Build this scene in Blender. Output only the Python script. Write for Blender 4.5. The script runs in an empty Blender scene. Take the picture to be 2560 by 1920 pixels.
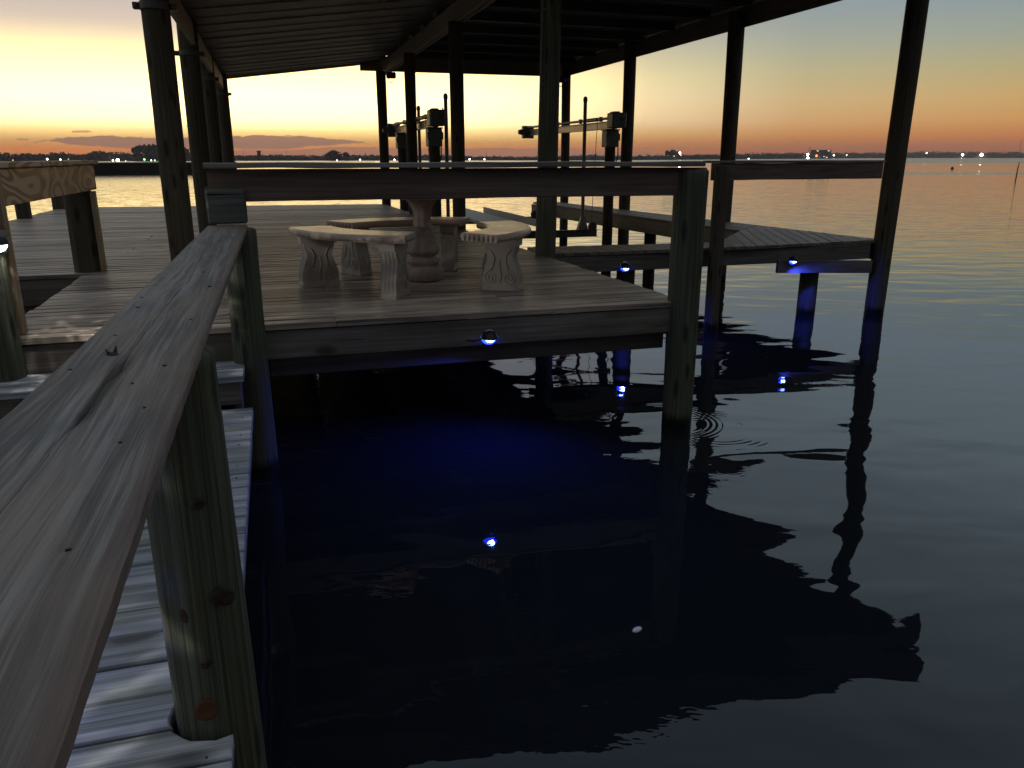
import bpy, bmesh, math, random
import numpy as np
from mathutils import Vector, noise
random.seed(7)
S = bpy.context.scene
COL = S.collection
R = math.radians
PI = math.pi

# ------------------------------------------------------------------ camera
cam_d = bpy.data.cameras.new('camera')
cam_d.lens = 27.42; cam_d.sensor_width = 36; cam_d.sensor_fit = 'HORIZONTAL'
cam_d.clip_start = 0.05; cam_d.clip_end = 20000
cam = bpy.data.objects.new('camera', cam_d); COL.objects.link(cam)
cam.location = (0, 0, 2.0)
cam.rotation_euler = (R(90 - 16.23), 0, R(-16.7))
S.camera = cam

# ------------------------------------------------------------------ colour helpers / nodes
def lin(c):
    o = []
    for x in c:
        x = x / 255
        o.append(x / 12.92 if x <= .04045 else ((x + .055) / 1.055) ** 2.4)
    return tuple(o)

class NT:
    def __init__(s, tree): s.t = tree; s.n = tree.nodes; s.l = tree.links
    def new(s, k, **kw):
        n = s.n.new(k)
        for a, v in kw.items(): setattr(n, a, v)
        return n
    def put(s, sock, v):
        if isinstance(v, bpy.types.NodeSocket): s.l.new(v, sock)
        elif v is not None:
            if isinstance(v, tuple) and len(v) == 3 and sock.type == 'RGBA': v = v + (1,)
            sock.default_value = v
    def math(s, op, a, b=None, c=None, clamp=False):
        n = s.new('ShaderNodeMath', operation=op, use_clamp=clamp)
        s.put(n.inputs[0], a)
        if b is not None: s.put(n.inputs[1], b)
        if c is not None: s.put(n.inputs[2], c)
        return n.outputs[0]
    def vmath(s, op, a, b=None):
        n = s.new('ShaderNodeVectorMath', operation=op); s.put(n.inputs[0], a)
        if b is not None: s.put(n.inputs[1], b)
        return n.outputs['Value'] if op in ('DOT_PRODUCT', 'LENGTH', 'DISTANCE') else n.outputs[0]
    def mix(s, f, a, b, blend='MIX'):
        n = s.new('ShaderNodeMix', data_type='RGBA', blend_type=blend)
        s.put(n.inputs[0], f); s.put(n.inputs[6], a); s.put(n.inputs[7], b)
        return n.outputs[2]
    def noise(s, vec, scale, detail=2, rough=.5, dist=0.0):
        n = s.new('ShaderNodeTexNoise'); s.put(n.inputs['Vector'], vec)
        n.inputs['Scale'].default_value = scale; n.inputs['Detail'].default_value = detail
        n.inputs['Roughness'].default_value = rough; n.inputs['Distortion'].default_value = dist
        return n.outputs[0]
    def ramp(s, f, stops, interp='LINEAR'):
        n = s.new('ShaderNodeValToRGB'); n.color_ramp.interpolation = interp
        e = n.color_ramp.elements
        e[0].position = stops[0][0]; e[1].position = stops[-1][0]
        for p, c in stops[1:-1]: e.new(p)
        for el, (p, c) in zip(e, stops):
            if not isinstance(c, tuple): c = (c, c, c)
            el.color = c + (1,)
        s.put(n.inputs[0], f)
        return n.outputs[0]
    def comb(s, x, y, z):
        n = s.new('ShaderNodeCombineXYZ'); s.put(n.inputs[0], x); s.put(n.inputs[1], y); s.put(n.inputs[2], z)
        return n.outputs[0]
    def sep(s, v):
        n = s.new('ShaderNodeSeparateXYZ'); s.put(n.inputs[0], v); return n.outputs
    def smooth(s, v, a, b):
        n = s.new('ShaderNodeMapRange', interpolation_type='SMOOTHSTEP'); s.put(n.inputs[0], v)
        n.inputs[1].default_value = a; n.inputs[2].default_value = b
        return n.outputs[0]
    def bump(s, h, strength, dist, normal=None):
        n = s.new('ShaderNodeBump'); s.put(n.inputs['Height'], h)
        s.put(n.inputs['Strength'], strength); n.inputs['Distance'].default_value = dist
        if normal is not None: s.put(n.inputs['Normal'], normal)
        return n.outputs[0]

# ------------------------------------------------------------------ sky (dusk, sun already below the horizon)
world = bpy.data.worlds.new('World'); S.world = world; world.use_nodes = True
W = NT(world.node_tree); W.n.clear()
tc = W.new('ShaderNodeTexCoord')
dirv = W.vmath('NORMALIZE', tc.outputs['Generated'])
dx, dy, dz = W.sep(dirv)
elev = W.math('DEGREES', W.math('ARCSINE', dz)) if False else W.math('MULTIPLY', W.math('ARCSINE', dz), 180 / PI)
az = W.math('MULTIPLY', W.math('ARCTAN2', dx, dy), 180 / PI)          # degrees to the right of +Y
SUN_AZ = -1.0
dcos = W.math('COSINE', W.math('MULTIPLY', W.math('SUBTRACT', az, SUN_AZ), PI / 180))
t = W.math('SQRT', W.math('MULTIPLY', W.math('MAXIMUM', elev, 0.0), 1 / 90))
def sk(stops): return [(math.sqrt(e / 90), lin(c)) for e, c in stops]
rampA = W.ramp(t, sk([(0, (214, 116, 58)), (.55, (252, 150, 66)), (1.0, (255, 190, 104)), (1.5, (255, 226, 150)),
    (2.3, (255, 252, 226)), (3.8, (255, 255, 236)), (5.2, (255, 253, 216)), (6.6, (250, 234, 196)), (8.2, (226, 205, 186)), (10.2, (192, 184, 184)),
    (14, (166, 166, 172)), (22, (154, 166, 176)), (30, (140, 155, 168)), (42, (122, 136, 151)), (60, (108, 120, 136)), (90, (107, 116, 128))]))
rampB = W.ramp(t, sk([(0, (142, 80, 58)), (.5, (190, 106, 64)), (1.2, (212, 128, 68)), (2.2, (216, 154, 84)), (3.6, (206, 168, 104)),
    (5.2, (182, 168, 124)), (7, (155, 163, 148)), (9, (138, 154, 158)), (12, (144, 163, 175)), (18, (152, 170, 182)), (27, (142, 159, 172)), (40, (122, 136, 151)), (60, (108, 120, 136)), (90, (107, 116, 128))]))
rampC = W.ramp(t, sk([(0, (46, 48, 56)), (3, (58, 58, 66)), (8, (66, 68, 74)), (20, (76, 80, 86)), (40, (98, 106, 116)), (90, (107, 116, 128))]))
g1 = W.ramp(W.math('MULTIPLY_ADD', dcos, .5, .5), [(0, 0.0), (.80, 0.0), (.90, .12), (.945, .40), (.97, .74), (.985, .93), (1, 1.0)])
g2 = W.smooth(dcos, -.35, .55)
glow = W.math('MULTIPLY', W.math('MULTIPLY', W.smooth(elev, .8, 3.2), W.smooth(elev, 8.2, 3.8)), W.math('POWER', g1, 1.3))
rampA = W.mix(1.0, rampA, W.comb(W.math('MULTIPLY_ADD', glow, 2.2, 1.0), W.math('MULTIPLY_ADD', glow, 1.35, 1.0), W.math('MULTIPLY_ADD', glow, .24, 1.0)), 'MULTIPLY')
skyc = W.mix(g1, rampB, rampA)
skyc = W.mix(g2, rampC, skyc)
# low cloud bank
azn = W.math('MULTIPLY_ADD', az, 1 / 70, .5)        # -35..35 deg -> 0..1
def az_of(px): return (16.7 + math.degrees(math.atan((px - 1280) / 2031))) / 70 + .5
def el_of(py): return math.degrees(math.atan((392.5 - py) / 2031))
cn = W.noise(W.comb(W.math('MULTIPLY', az, .9), W.math('MULTIPLY', elev, 5.0), 0.0), 1.0, 6, .62)
cn2 = W.noise(W.comb(W.math('MULTIPLY', az, 3.0), W.math('MULTIPLY', elev, 12.0), 3.0), 1.0, 4, .6)
def bank(top, bot, na, nb):
    T = W.ramp(azn, [(az_of(x), el_of(y) / 4) for x, y in top])
    B = W.ramp(azn, [(az_of(x), el_of(y) / 4) for x, y in bot])
    et = W.math('MULTIPLY', elev, .25)
    jig = W.math('ADD', W.math('MULTIPLY_ADD', cn, na, -na / 2), W.math('MULTIPLY_ADD', cn2, nb, -nb / 2))
    a = W.smooth(W.math('ADD', W.math('SUBTRACT', T, et), jig), -.004, .006)
    b = W.smooth(W.math('ADD', W.math('SUBTRACT', et, B), W.math('MULTIPLY', jig, .7)), -.006, .012)
    return W.math('MULTIPLY', a, b)
m1 = bank([(60, 372), (118, 358), (160, 352), (260, 348), (400, 350), (560, 348), (640, 343), (760, 344), (850, 352), (915, 359), (960, 372)],
          [(60, 370), (118, 358), (180, 366), (300, 374), (420, 376), (560, 373), (700, 376), (790, 368), (915, 359), (960, 374)], .10, .07)
m2 = bank([(-200, 395), (250, 392), (330, 380), (560, 376), (720, 377), (840, 369), (1000, 370), (1150, 373), (1230, 371), (1400, 373), (1700, 385), (1850, 393)],
          [(-200, 420), (1850, 420)], .05, .04)
m3 = bank([(20, 380), (50, 354), (80, 355), (110, 380), (160, 365), (190, 337), (238, 336), (262, 358), (300, 375), (455, 350), (470, 321), (500, 328), (530, 355)],
          [(20, 350), (50, 358), (80, 359), (110, 345), (160, 330), (190, 342), (238, 341), (262, 325), (300, 330), (455, 310), (470, 325), (500, 332), (530, 315)], .012, .01)
mall = W.math('MAXIMUM', W.math('MAXIMUM', m1, W.math('MULTIPLY', m2, .8)), W.math('MULTIPLY', m3, .7))
mall = W.math('MULTIPLY', mall, W.math('MULTIPLY', W.smooth(az, -60, -36), W.smooth(az, 60, 36)))
cloudc = W.mix(cn2, lin((150, 104, 88)), lin((196, 138, 112)))
skyc = W.mix(W.math('MULTIPLY', mall, .92), skyc, cloudc)
lowf = W.math('MULTIPLY_ADD', W.smooth(elev, 8, 17), .17, .83)
skyc = W.mix(1.0, skyc, W.comb(lowf, lowf, lowf), 'MULTIPLY')
bg = W.new('ShaderNodeBackground'); W.l.new(skyc, bg.inputs[0]); bg.inputs[1].default_value = 1.0
out = W.new('ShaderNodeOutputWorld'); W.l.new(bg.outputs[0], out.inputs[0])

vs = S.view_settings
S.display_settings.display_device = 'sRGB'
vs.view_transform = 'Standard'; vs.look = 'None'; vs.exposure = .3; vs.gamma = 1; vs.use_curve_mapping = False
S.cycles.max_bounces = 8; S.cycles.diffuse_bounces = 3; S.cycles.glossy_bounces = 4
S.cycles.caustics_reflective = False; S.cycles.caustics_refractive = False
S.cycles.sample_clamp_indirect = 4.0

# ------------------------------------------------------------------ object helpers
def mesh_from(name, vs_, fs, mat, parent=None, smooth=False, loc=None):
    me = bpy.data.meshes.new(name); me.from_pydata([tuple(v) for v in vs_], [], fs); me.update()
    if mat: me.materials.append(mat)
    if smooth: me.polygons.foreach_set('use_smooth', [True] * len(me.polygons))
    o = bpy.data.objects.new(name, me); COL.objects.link(o)
    if parent: o.parent = parent
    if loc: o.location = loc
    return o
def thing(name, label, cat, loc=(0, 0, 0), group=None, rz=0):
    o = bpy.data.objects.new(name, None); COL.objects.link(o); o.location = loc; o.rotation_euler = (0, 0, rz)
    o.empty_display_size = .2
    return tag(o, label, cat, group)
def tag(o, label=None, cat=None, group=None, kind=None):
    if label: o['label'] = label
    if cat: o['category'] = cat
    if group: o['group'] = group
    if kind: o['kind'] = kind
    return o
class MB:
    """collects shapes of ONE piece"""
    def __init__(s): s.v = []; s.f = []
    def add(s, v, f):
        b = len(s.v); s.v += [tuple(p) for p in v]; s.f += [tuple(i + b for i in q) for q in f]; return s
    def box(s, x0, x1, y0, y1, z0, z1, c=.004):
        """box with chamfered edges"""
        c = min(c, (x1 - x0) * .3, (y1 - y0) * .3, (z1 - z0) * .3)
        bm = bmesh.new(); bmesh.ops.create_cube(bm, size=1)
        for v in bm.verts:
            v.co = Vector(((x0 + x1) / 2 + v.co.x * (x1 - x0), (y0 + y1) / 2 + v.co.y * (y1 - y0), (z0 + z1) / 2 + v.co.z * (z1 - z0)))
        if c > 0: bmesh.ops.bevel(bm, geom=bm.edges[:], offset=c, segments=1, affect='EDGES')
        bm.verts.index_update()
        s.add([v.co[:] for v in bm.verts], [[v.index for v in f.verts] for f in bm.faces]); bm.free(); return s
    def tube(s, p0, p1, r0, r1=None, n=10, cap=True):
        r1 = r0 if r1 is None else r1
        p0 = Vector(p0); p1 = Vector(p1); d = (p1 - p0).normalized()
        a = d.orthogonal().normalized(); b = d.cross(a)
        vs_ = []
        for p, r in ((p0, r0), (p1, r1)):
            for i in range(n):
                th = 2 * PI * i / n; vs_.append(p + (a * math.cos(th) + b * math.sin(th)) * r)
        fs = [(i, (i + 1) % n, n + (i + 1) % n, n + i) for i in range(n)]
        if cap: fs += [tuple(range(n - 1, -1, -1)), tuple(range(n, 2 * n))]
        return s.add(vs_, fs)
    def path(s, pts, r, n=6):
        pts = [Vector(p) for p in pts]; vs_ = []
        rr = r if isinstance(r, (list, tuple)) else [r] * len(pts)
        a = None
        for k, p in enumerate(pts):
            d = (pts[min(k + 1, len(pts) - 1)] - pts[max(k - 1, 0)]).normalized()
            a = d.orthogonal().normalized() if a is None else (a - d * a.dot(d)).normalized()
            b = d.cross(a)
            for i in range(n):
                th = 2 * PI * i / n; vs_.append(p + (a * math.cos(th) + b * math.sin(th)) * rr[k])
        fs = []
        for k in range(len(pts) - 1):
            for i in range(n): fs.append((k * n + i, k * n + (i + 1) % n, (k + 1) * n + (i + 1) % n, (k + 1) * n + i))
        fs += [tuple(range(n - 1, -1, -1)), tuple(range((len(pts) - 1) * n, len(pts) * n))]
        return s.add(vs_, fs)
    def lathe(s, prof, cx, cy, n=24, mod=None):
        vs_ = []; fs = []
        for r, z in prof:
            for i in range(n):
                th = 2 * PI * i / n; k = mod(th, z) if mod else 1
                vs_.append((cx + r * k * math.cos(th), cy + r * k * math.sin(th), z))
        for j in range(len(prof) - 1):
            for i in range(n): fs.append((j * n + i, j * n + (i + 1) % n, (j + 1) * n + (i + 1) % n, (j + 1) * n + i))
        fs += [tuple(range(n - 1, -1, -1)), tuple(range((len(prof) - 1) * n, len(prof) * n))]
        return s.add(vs_, fs)
    def build(s, name, mat, parent=None, smooth=False, loc=None): return mesh_from(name, s.v, s.f, mat, parent, smooth, loc)

def clip(poly, a, b, c):
    """keep a*x+b*y<=c"""
    out_ = []
    for i in range(len(poly)):
        p, q = poly[i], poly[(i + 1) % len(poly)]
        dp = a * p[0] + b * p[1] - c; dq = a * q[0] + b * q[1] - c
        if dp <= 0: out_.append(p)
        if (dp < 0 < dq) or (dq < 0 < dp):
            t_ = dp / (dp - dq); out_.append((p[0] + (q[0] - p[0]) * t_, p[1] + (q[1] - p[1]) * t_))
    return out_
def area(p): return .5 * sum(p[i][0] * p[(i + 1) % len(p)][1] - p[(i + 1) % len(p)][0] * p[i][1] for i in range(len(p)))
def prism(poly, z1, th, ch=.004, tilt=0.0, nrm=(0, 1)):
    """plank-like prism with a chamfered top rim"""
    if area(poly) < 0: poly = poly[::-1]
    n = len(poly); cx = sum(p[0] for p in poly) / n; cy = sum(p[1] for p in poly) / n
    ins = []
    for i in range(n):
        p0, p1, p2 = Vector(poly[i - 1]), Vector(poly[i]), Vector(poly[(i + 1) % n])
        e1 = (p1 - p0); e2 = (p2 - p1)
        if e1.length < 1e-6 or e2.length < 1e-6: ins.append(tuple(p1)); continue
        e1.normalize(); e2.normalize()
        n1 = Vector((-e1.y, e1.x)); n2 = Vector((-e2.y, e2.x)); m = (n1 + n2)
        if m.length < .3: m = n1
        m = m / max(m.length_squared, .5) * 2 * .5 * 2 if False else m.normalized() / max(.35, m.normalized().dot(n1))
        ins.append((p1.x + m.x * ch, p1.y + m.y * ch))
    zz = lambda x, y: z1 + tilt * ((y - cy) * nrm[1] + (x - cx) * nrm[0])
    v = [(x, y, zz(x, y)) for x, y in ins] + [(x, y, zz(x, y) - ch) for x, y in poly] + [(x, y, z1 - th) for x, y in poly]
    f = [tuple(range(n))]
    for i in range(n):
        j = (i + 1) % n
        f += [(i, n + i, n + j, j), (n + i, 2 * n + i, 2 * n + j, n + j)]
    f.append(tuple(range(3 * n - 1, 2 * n - 1, -1)))
    return v, f
def decking(parent, poly, direction, pitch, gap, z, mat, joints=(), th=.038, jit=.004, rnd=None, ragged=0.0, zj=.0015, skip=None, endwave=0.0):
    """individual boards: strips of the polygon running along `direction` (deg from +x)"""
    rnd = rnd or random
    a = R(direction); d = (math.cos(a), math.sin(a)); nrm = (-d[1], d[0])
    s0 = min(p[0] * nrm[0] + p[1] * nrm[1] for p in poly); s1 = max(p[0] * nrm[0] + p[1] * nrm[1] for p in poly)
    k = 0; s = s0
    while s < s1 - .01:
        e = min(s + pitch, s1)
        lo, hi = s + gap / 2 + rnd.uniform(-1, 1) * gap * .25, e - gap / 2 + rnd.uniform(-1, 1) * gap * .25
        q = clip(clip(poly, nrm[0], nrm[1], hi), -nrm[0], -nrm[1], -lo)
        s = e; k += 1
        if len(q) < 3 or abs(area(q)) < .002: continue
        parts = [q]
        if joints:
            j = rnd.choice(joints)
            parts = [clip(q, d[0], d[1], j - .002), clip(q, -d[0], -d[1], -j - .002)]
        for pp in parts:
            if len(pp) < 3 or abs(area(pp)) < .002: continue
            if ragged:
                r1, r2 = rnd.uniform(-1, 1) * ragged, rnd.uniform(-1, 1) * ragged
                m_ = sum(p[0] * d[0] + p[1] * d[1] for p in pp) / len(pp)
                pp = [(p[0] + d[0] * (r1 if p[0] * d[0] + p[1] * d[1] > m_ else r2), p[1] + d[1] * (r1 if p[0] * d[0] + p[1] * d[1] > m_ else r2)) for p in pp]
            if skip: pp = skip(pp, lo, hi)
            v, f = prism(pp, z + rnd.uniform(-zj, zj), th, jit, rnd.uniform(-.03, .03), nrm)
            mesh_from('plank', v, f, mat, parent)

def wavy_board(name, mat, parent, p0, p1, h, th, z, seg=24, wob=.003, up=True, seed=0, dz=0.0):
    """a long board standing on edge (up) or lying flat; p0,p1 2-D centreline; z = bottom"""
    p0 = Vector(p0); p1 = Vector(p1); d = (p1 - p0).normalized(); n = Vector((-d.y, d.x))
    c = min(.005, th * .2); v = []; f = []
    sec = [(-th / 2, c), (-th / 2 + c, 0), (th / 2 - c, 0), (th / 2, c), (th / 2, h - c), (th / 2 - c, h), (-th / 2 + c, h), (-th / 2, h - c)] if up else \
          [(-h / 2, c), (-h / 2 + c, 0), (h / 2 - c, 0), (h / 2, c), (h / 2, th - c), (h / 2 - c, th), (-h / 2 + c, th), (-h / 2, th - c)]
    for k in range(seg + 1):
        tt = k / seg; p = p0.lerp(p1, tt)
        for j, (a, b) in enumerate(sec):
            w = wob * noise.noise(Vector((tt * 9 + seed * 7.3, (b > (h if up else th) / 2) * 5.1 + (a > 0) * 2.2, seed)))
            w2 = wob * noise.noise(Vector((tt * 7 + seed * 3.1 + 40, (b > (h if up else th) / 2) * 4.1, seed + .5)))
            v.append((p.x + n.x * (a + w * .6), p.y + n.y * (a + w * .6), z + b + w2 + dz * tt))
    m = len(sec)
    for k in range(seg):
        for j in range(m): f.append((k * m + j, k * m + (j + 1) % m, (k + 1) * m + (j + 1) % m, (k + 1) * m + j))
    f += [tuple(range(m - 1, -1, -1)), tuple(range(seg * m, seg * m + m))]
    return mesh_from(name, v, f, mat, parent)

def piling(parent, x, y, z0, z1, r0, r1, mat, lean=(0, 0), n=28, seed=0, rough=.004, name='piling', dz=.12):
    """round timber: tapered, slightly bent, irregular, bevelled top. r0 bottom, r1 top"""
    m = max(6, int((z1 - z0) / dz)); v = []; f = []
    zs = [z0 + (z1 - z0 - .012) * k / m for k in range(m + 1)] + [z1]
    for k, z in enumerate(zs):
        tt = (z - z0) / (z1 - z0); r = r0 + (r1 - r0) * tt
        if k == len(zs) - 1: r -= .012
        ox = lean[0] * tt + .012 * noise.noise(Vector((z * .35, seed * 3.7, 1))); oy = lean[1] * tt + .012 * noise.noise(Vector((z * .35, seed * 5.1, 9)))
        for i in range(n):
            th = 2 * PI * i / n
            rr = r + rough * noise.noise(Vector((math.cos(th) * 1.2 + seed * 11, math.sin(th) * 1.2, z * .9))) + rough * .5 * noise.noise(Vector((math.cos(th) * 5 + seed * 11, math.sin(th) * 5, z * .6)))
            v.append((ox + rr * math.cos(th), oy + rr * math.sin(th), z))
    for k in range(len(zs) - 1):
        for i in range(n): f.append((k * n + i, k * n + (i + 1) % n, (k + 1) * n + (i + 1) % n, (k + 1) * n + i))
    f.append(tuple(range((len(zs) - 1) * n, len(zs) * n)))
    o = mesh_from(name, v, f, mat, parent, smooth=True, loc=(x, y, 0))
    return o

# ------------------------------------------------------------------ materials
def mat(name):
    m = bpy.data.materials.new(name); m.use_nodes = True; t_ = NT(m.node_tree); t_.n.clear()
    b = t_.new('ShaderNodeBsdfPrincipled'); o = t_.new('ShaderNodeOutputMaterial'); t_.l.new(b.outputs[0], o.inputs[0])
    return m, t_, b
def wood(name, dark, light, axis, grain=45, rough=.66, bump=.5, stain=None, stain_amt=.3, spec=.2, figure=0, cracks=.5, var=.25, knots=False, fig_scale=1.0, fibre=1.0):
    m, T, b = mat(name)
    co = T.new('ShaderNodeTexCoord').outputs['Object']; oi = T.new('ShaderNodeObjectInfo')
    rv = oi.outputs['Random']
    off = T.vmath('SCALE', T.comb(rv, T.math('MULTIPLY', rv, 7.0), T.math('MULTIPLY', rv, 3.0)), None)
    off.node.inputs['Scale'].default_value = 37.0
    co = T.vmath('ADD', co, off)
    def st(a, c):
        s = [c, c, c]; s['xyz'.index(axis)] = a
        return T.vmath('MULTIPLY', co, tuple(s))
    fine = T.noise(st(grain * .035 * fibre, grain * 5.0), 1.0, 3, .6)
    mid = T.noise(st(grain * .03, grain), 1.0, 3, .6, .3)
    broad = T.noise(st(1.1, 7.0), 1.0, 2, .5, .6)
    blotch = T.noise(co, 2.3, 3, .55)
    f = T.math('ADD', T.math('MULTIPLY', mid, .5), T.math('ADD', T.math('MULTIPLY', fine, .25), T.math('MULTIPLY', broad, .35)))
    hgt = f
    if figure:
        ringsrc = T.noise(T.vmath('MULTIPLY', co, tuple((1.7 if a == axis else 6.5) * fig_scale for a in 'xyz')), 1.0, 1, .4, .25)
        rings = T.math('ABSOLUTE', T.math('SINE', T.math('MULTIPLY', ringsrc, 30.0)))
        rings = T.math('POWER', rings, 2.0)
        f = T.math('ADD', T.math('MULTIPLY', f, 1 - figure), T.math('MULTIPLY', rings, figure))
    colr = T.mix(T.smooth(f, .40, .70), dark, light)
    if stain is not None:
        colr = T.mix(T.math('MULTIPLY', T.smooth(blotch, .46, .68), stain_amt), colr, stain)
    # brightness variation board by board
    colr = T.mix(1.0, colr, T.ramp(rv, [(0, (1 - var,) * 3), (.5, (1.0, 1.0, 1.0)), (1, (1 + var * .6, 1 + var * .55, 1 + var * .5))]), 'MULTIPLY')
    if cracks:
        cr = T.noise(st(1.6, 42.0), 1.0, 2, .5, .2)
        crm = T.smooth(cr, .70, .76); crm = T.math('MULTIPLY', crm, cracks)
        colr = T.mix(crm, colr, tuple(c * .22 for c in dark))
        hgt = T.math('SUBTRACT', hgt, T.math('MULTIPLY', crm, .8))
    if knots:
        vo = T.new('ShaderNodeTexVoronoi'); T.put(vo.inputs['Vector'], st(1.5, 3.3)); vo.inputs['Scale'].default_value = 1.0
        kn = T.smooth(vo.outputs['Distance'], .16, .07)
        colr = T.mix(T.math('MULTIPLY', kn, .75), colr, tuple(c * .35 for c in dark))
    T.put(b.inputs['Base Color'], colr)
    T.put(b.inputs['Roughness'], T.math('MULTIPLY_ADD', mid, .22, rough - .1))
    b.inputs['Specular IOR Level'].default_value = spec
    T.put(b.inputs['Normal'], T.bump(hgt, bump, .006))
    return m
M_deck = wood('weathered_deck_wood', (.15, .105, .072), (.64, .50, .385), 'x', grain=40, rough=.48, stain=(.12, .13, .10), bump=.8, var=.38, spec=.3, knots=True)
M_deck_y = wood('weathered_dock_wood_lengthwise', (.15, .11, .078), (.34, .255, .185), 'y', grain=40, rough=.55, bump=.5, var=.18, spec=.25)
M_walk = wood('silvered_walkway_wood', (.17, .17, .175), (.62, .62, .62), 'x', grain=26, rough=.6, stain=(.26, .25, .17), stain_amt=.5, bump=.9, var=.2, spec=.2, cracks=.8, knots=True)
M_fascia = wood('old_fascia_wood', (.14, .115, .085), (.30, .25, .20), 'x', grain=30, rough=.7, stain=(.08, .09, .06), bump=.5, var=.1, knots=True)
M_fascia_y = wood('old_fascia_wood_lengthwise', (.12, .10, .075), (.25, .20, .15), 'y', grain=30, rough=.7, bump=.5, var=.1)
M_rail_x = wood('brown_rail_wood', (.155, .105, .075), (.31, .225, .17), 'x', grain=30, rough=.65, bump=.4, var=.08)
M_capx = wood('grey_rail_cap_wood', (.20, .175, .155), (.42, .37, .33), 'x', grain=30, rough=.6, bump=.4, var=.08, spec=.2)
M_pine_y = wood('new_pine_rail_board', (.36, .21, .11), (.74, .56, .38), 'y', grain=20, rough=.5, bump=.2, figure=.8, cracks=0, var=.05, fig_scale=.62)
M_pine_z = wood('new_pine_post_board', (.30, .20, .12), (.50, .38, .25), 'z', grain=24, rough=.5, bump=.2, cracks=0, var=.1, stain=(.17, .16, .08), stain_amt=.5)
M_beam_y = wood('lit_roof_beam_wood', (.52, .42, .31), (.70, .60, .47), 'y', grain=24, rough=.6, bump=.3, var=.05, cracks=.3)  # lit copy of the beam wood, side light put into a paler colour
M_beam_dark = wood('shaded_roof_beam_wood', (.32, .25, .18), (.48, .38, .28), 'y', grain=24, rough=.6, bump=.3, var=.05, cracks=.3)  # shaded copy of that wood, shade put into a darker colour
M_roof = wood('dark_roof_board_wood', (.085, .062, .045), (.15, .112, .085), 'x', grain=14, rough=.55, bump=.3, var=.12, cracks=.2)
M_block = wood('dark_green_grained_wood', (.085, .09, .075), (.17, .175, .15), 'x', grain=34, rough=.6, bump=.8, cracks=1.0, var=0)
def pile_mat(name, dark, light, stain):
    m, T, b = mat(name)
    co = T.new('ShaderNodeTexCoord').outputs['Object']; oi = T.new('ShaderNodeObjectInfo'); rv = oi.outputs['Random']
    x, y, z = T.sep(co)
    th = T.math('ARCTAN2', y, x)
    c3 = T.comb(T.math('MULTIPLY', T.math('COSINE', th), 1.0), T.math('SINE', th), T.math('MULTIPLY_ADD', z, 1.0, T.math('MULTIPLY', rv, 31.0)))
    fine = T.noise(T.vmath('MULTIPLY', c3, (16, 16, .9)), 1, 4, .65, .4)
    mid = T.noise(T.vmath('MULTIPLY', c3, (4, 4, .8)), 1, 3, .55, .8)
    blot = T.noise(T.vmath('MULTIPLY', c3, (1.1, 1.1, 1.6)), 1, 4, .6)
    f = T.math('ADD', T.math('MULTIPLY', fine, .6), T.math('MULTIPLY', mid, .45))
    c = T.mix(T.smooth(f, .36, .72), dark, light)
    c = T.mix(T.math('MULTIPLY', T.smooth(blot, .48, .7), .6), c, stain)
    vo = T.new('ShaderNodeTexVoronoi'); T.put(vo.inputs['Vector'], T.vmath('MULTIPLY', c3, (1.1, 1.1, 2.6))); vo.inputs['Scale'].default_value = 1.0
    kn = T.smooth(vo.outputs['Distance'], .27, .13)
    c = T.mix(T.math('MULTIPLY', kn, .7), c, tuple(v * .35 for v in dark))
    geo = T.new('ShaderNodeNewGeometry'); wz = T.sep(geo.outputs['Position'])[2]
    wet = T.smooth(T.math('ADD', wz, T.math('MULTIPLY', mid, .10)), .19, .10)       # growth just above the water
    c = T.mix(wet, c, (.012, .014, .010))
    T.put(b.inputs['Base Color'], c)
    T.put(b.inputs['Roughness'], T.math('MULTIPLY_ADD', wet, -.25, .72))
    b.inputs['Specular IOR Level'].default_value = .15
    T.put(b.inputs['Normal'], T.bump(T.math('SUBTRACT', f, T.math('MULTIPLY', kn, .3)), .75, .012))
    return m
M_pile = pile_mat('green_treated_pile_wood', (.065, .066, .040), (.20, .205, .135), (.14, .11, .065))
M_pile_r = pile_mat('brown_boathouse_pile_wood', (.08, .065, .042), (.20, .165, .11), (.12, .10, .05))

def plain(name, col, rough=.5, metal=0.0, spec=.5, bump_scale=None, var=0.0, dirt=None):
    m, T, b = mat(name)
    co = T.new('ShaderNodeTexCoord').outputs['Object']
    n1 = T.noise(co, bump_scale or 8, 4, .6)
    c = T.mix(T.smooth(n1, .35, .7), tuple(v * (1 - var) for v in col), col)
    if dirt: c = T.mix(T.math('MULTIPLY', T.smooth(T.noise(co, 3.1, 4, .6), .5, .72), .6), c, dirt)
    T.put(b.inputs['Base Color'], c); b.inputs['Metallic'].default_value = metal
    T.put(b.inputs['Roughness'], T.math('MULTIPLY_ADD', n1, .2, rough - .1)); b.inputs['Specular IOR Level'].default_value = spec
    if bump_scale: T.put(b.inputs['Normal'], T.bump(T.noise(co, bump_scale * 6, 3, .6), .15, .003))
    return m
M_conc = plain('cast_concrete', (.50, .43, .35), .75, bump_scale=7, var=.18, dirt=(.30, .27, .23))
M_conc_top = plain('sunset_tinted_concrete', (.62, .44, .32), .30, bump_scale=4, var=.12, spec=.5)  # orange reflection of the sunset put into the concrete colour
M_conc_red = plain('reddish_cast_concrete', (.50, .37, .30), .7, bump_scale=12, var=.35, dirt=(.22, .17, .15))
M_alu = plain('painted_aluminium', (.62, .50, .44), .38, metal=.35, var=.1)
M_alu_box = plain('grey_green_drive_housing', (.30, .30, .24), .5, metal=.2, var=.15, dirt=(.2, .18, .13))
M_steel = plain('dull_galvanised_steel', (.22, .20, .17), .5, metal=.7, var=.3)
M_pvc = plain('pale_pvc_pipe', (.42, .34, .30), .45, var=.1)
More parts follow.
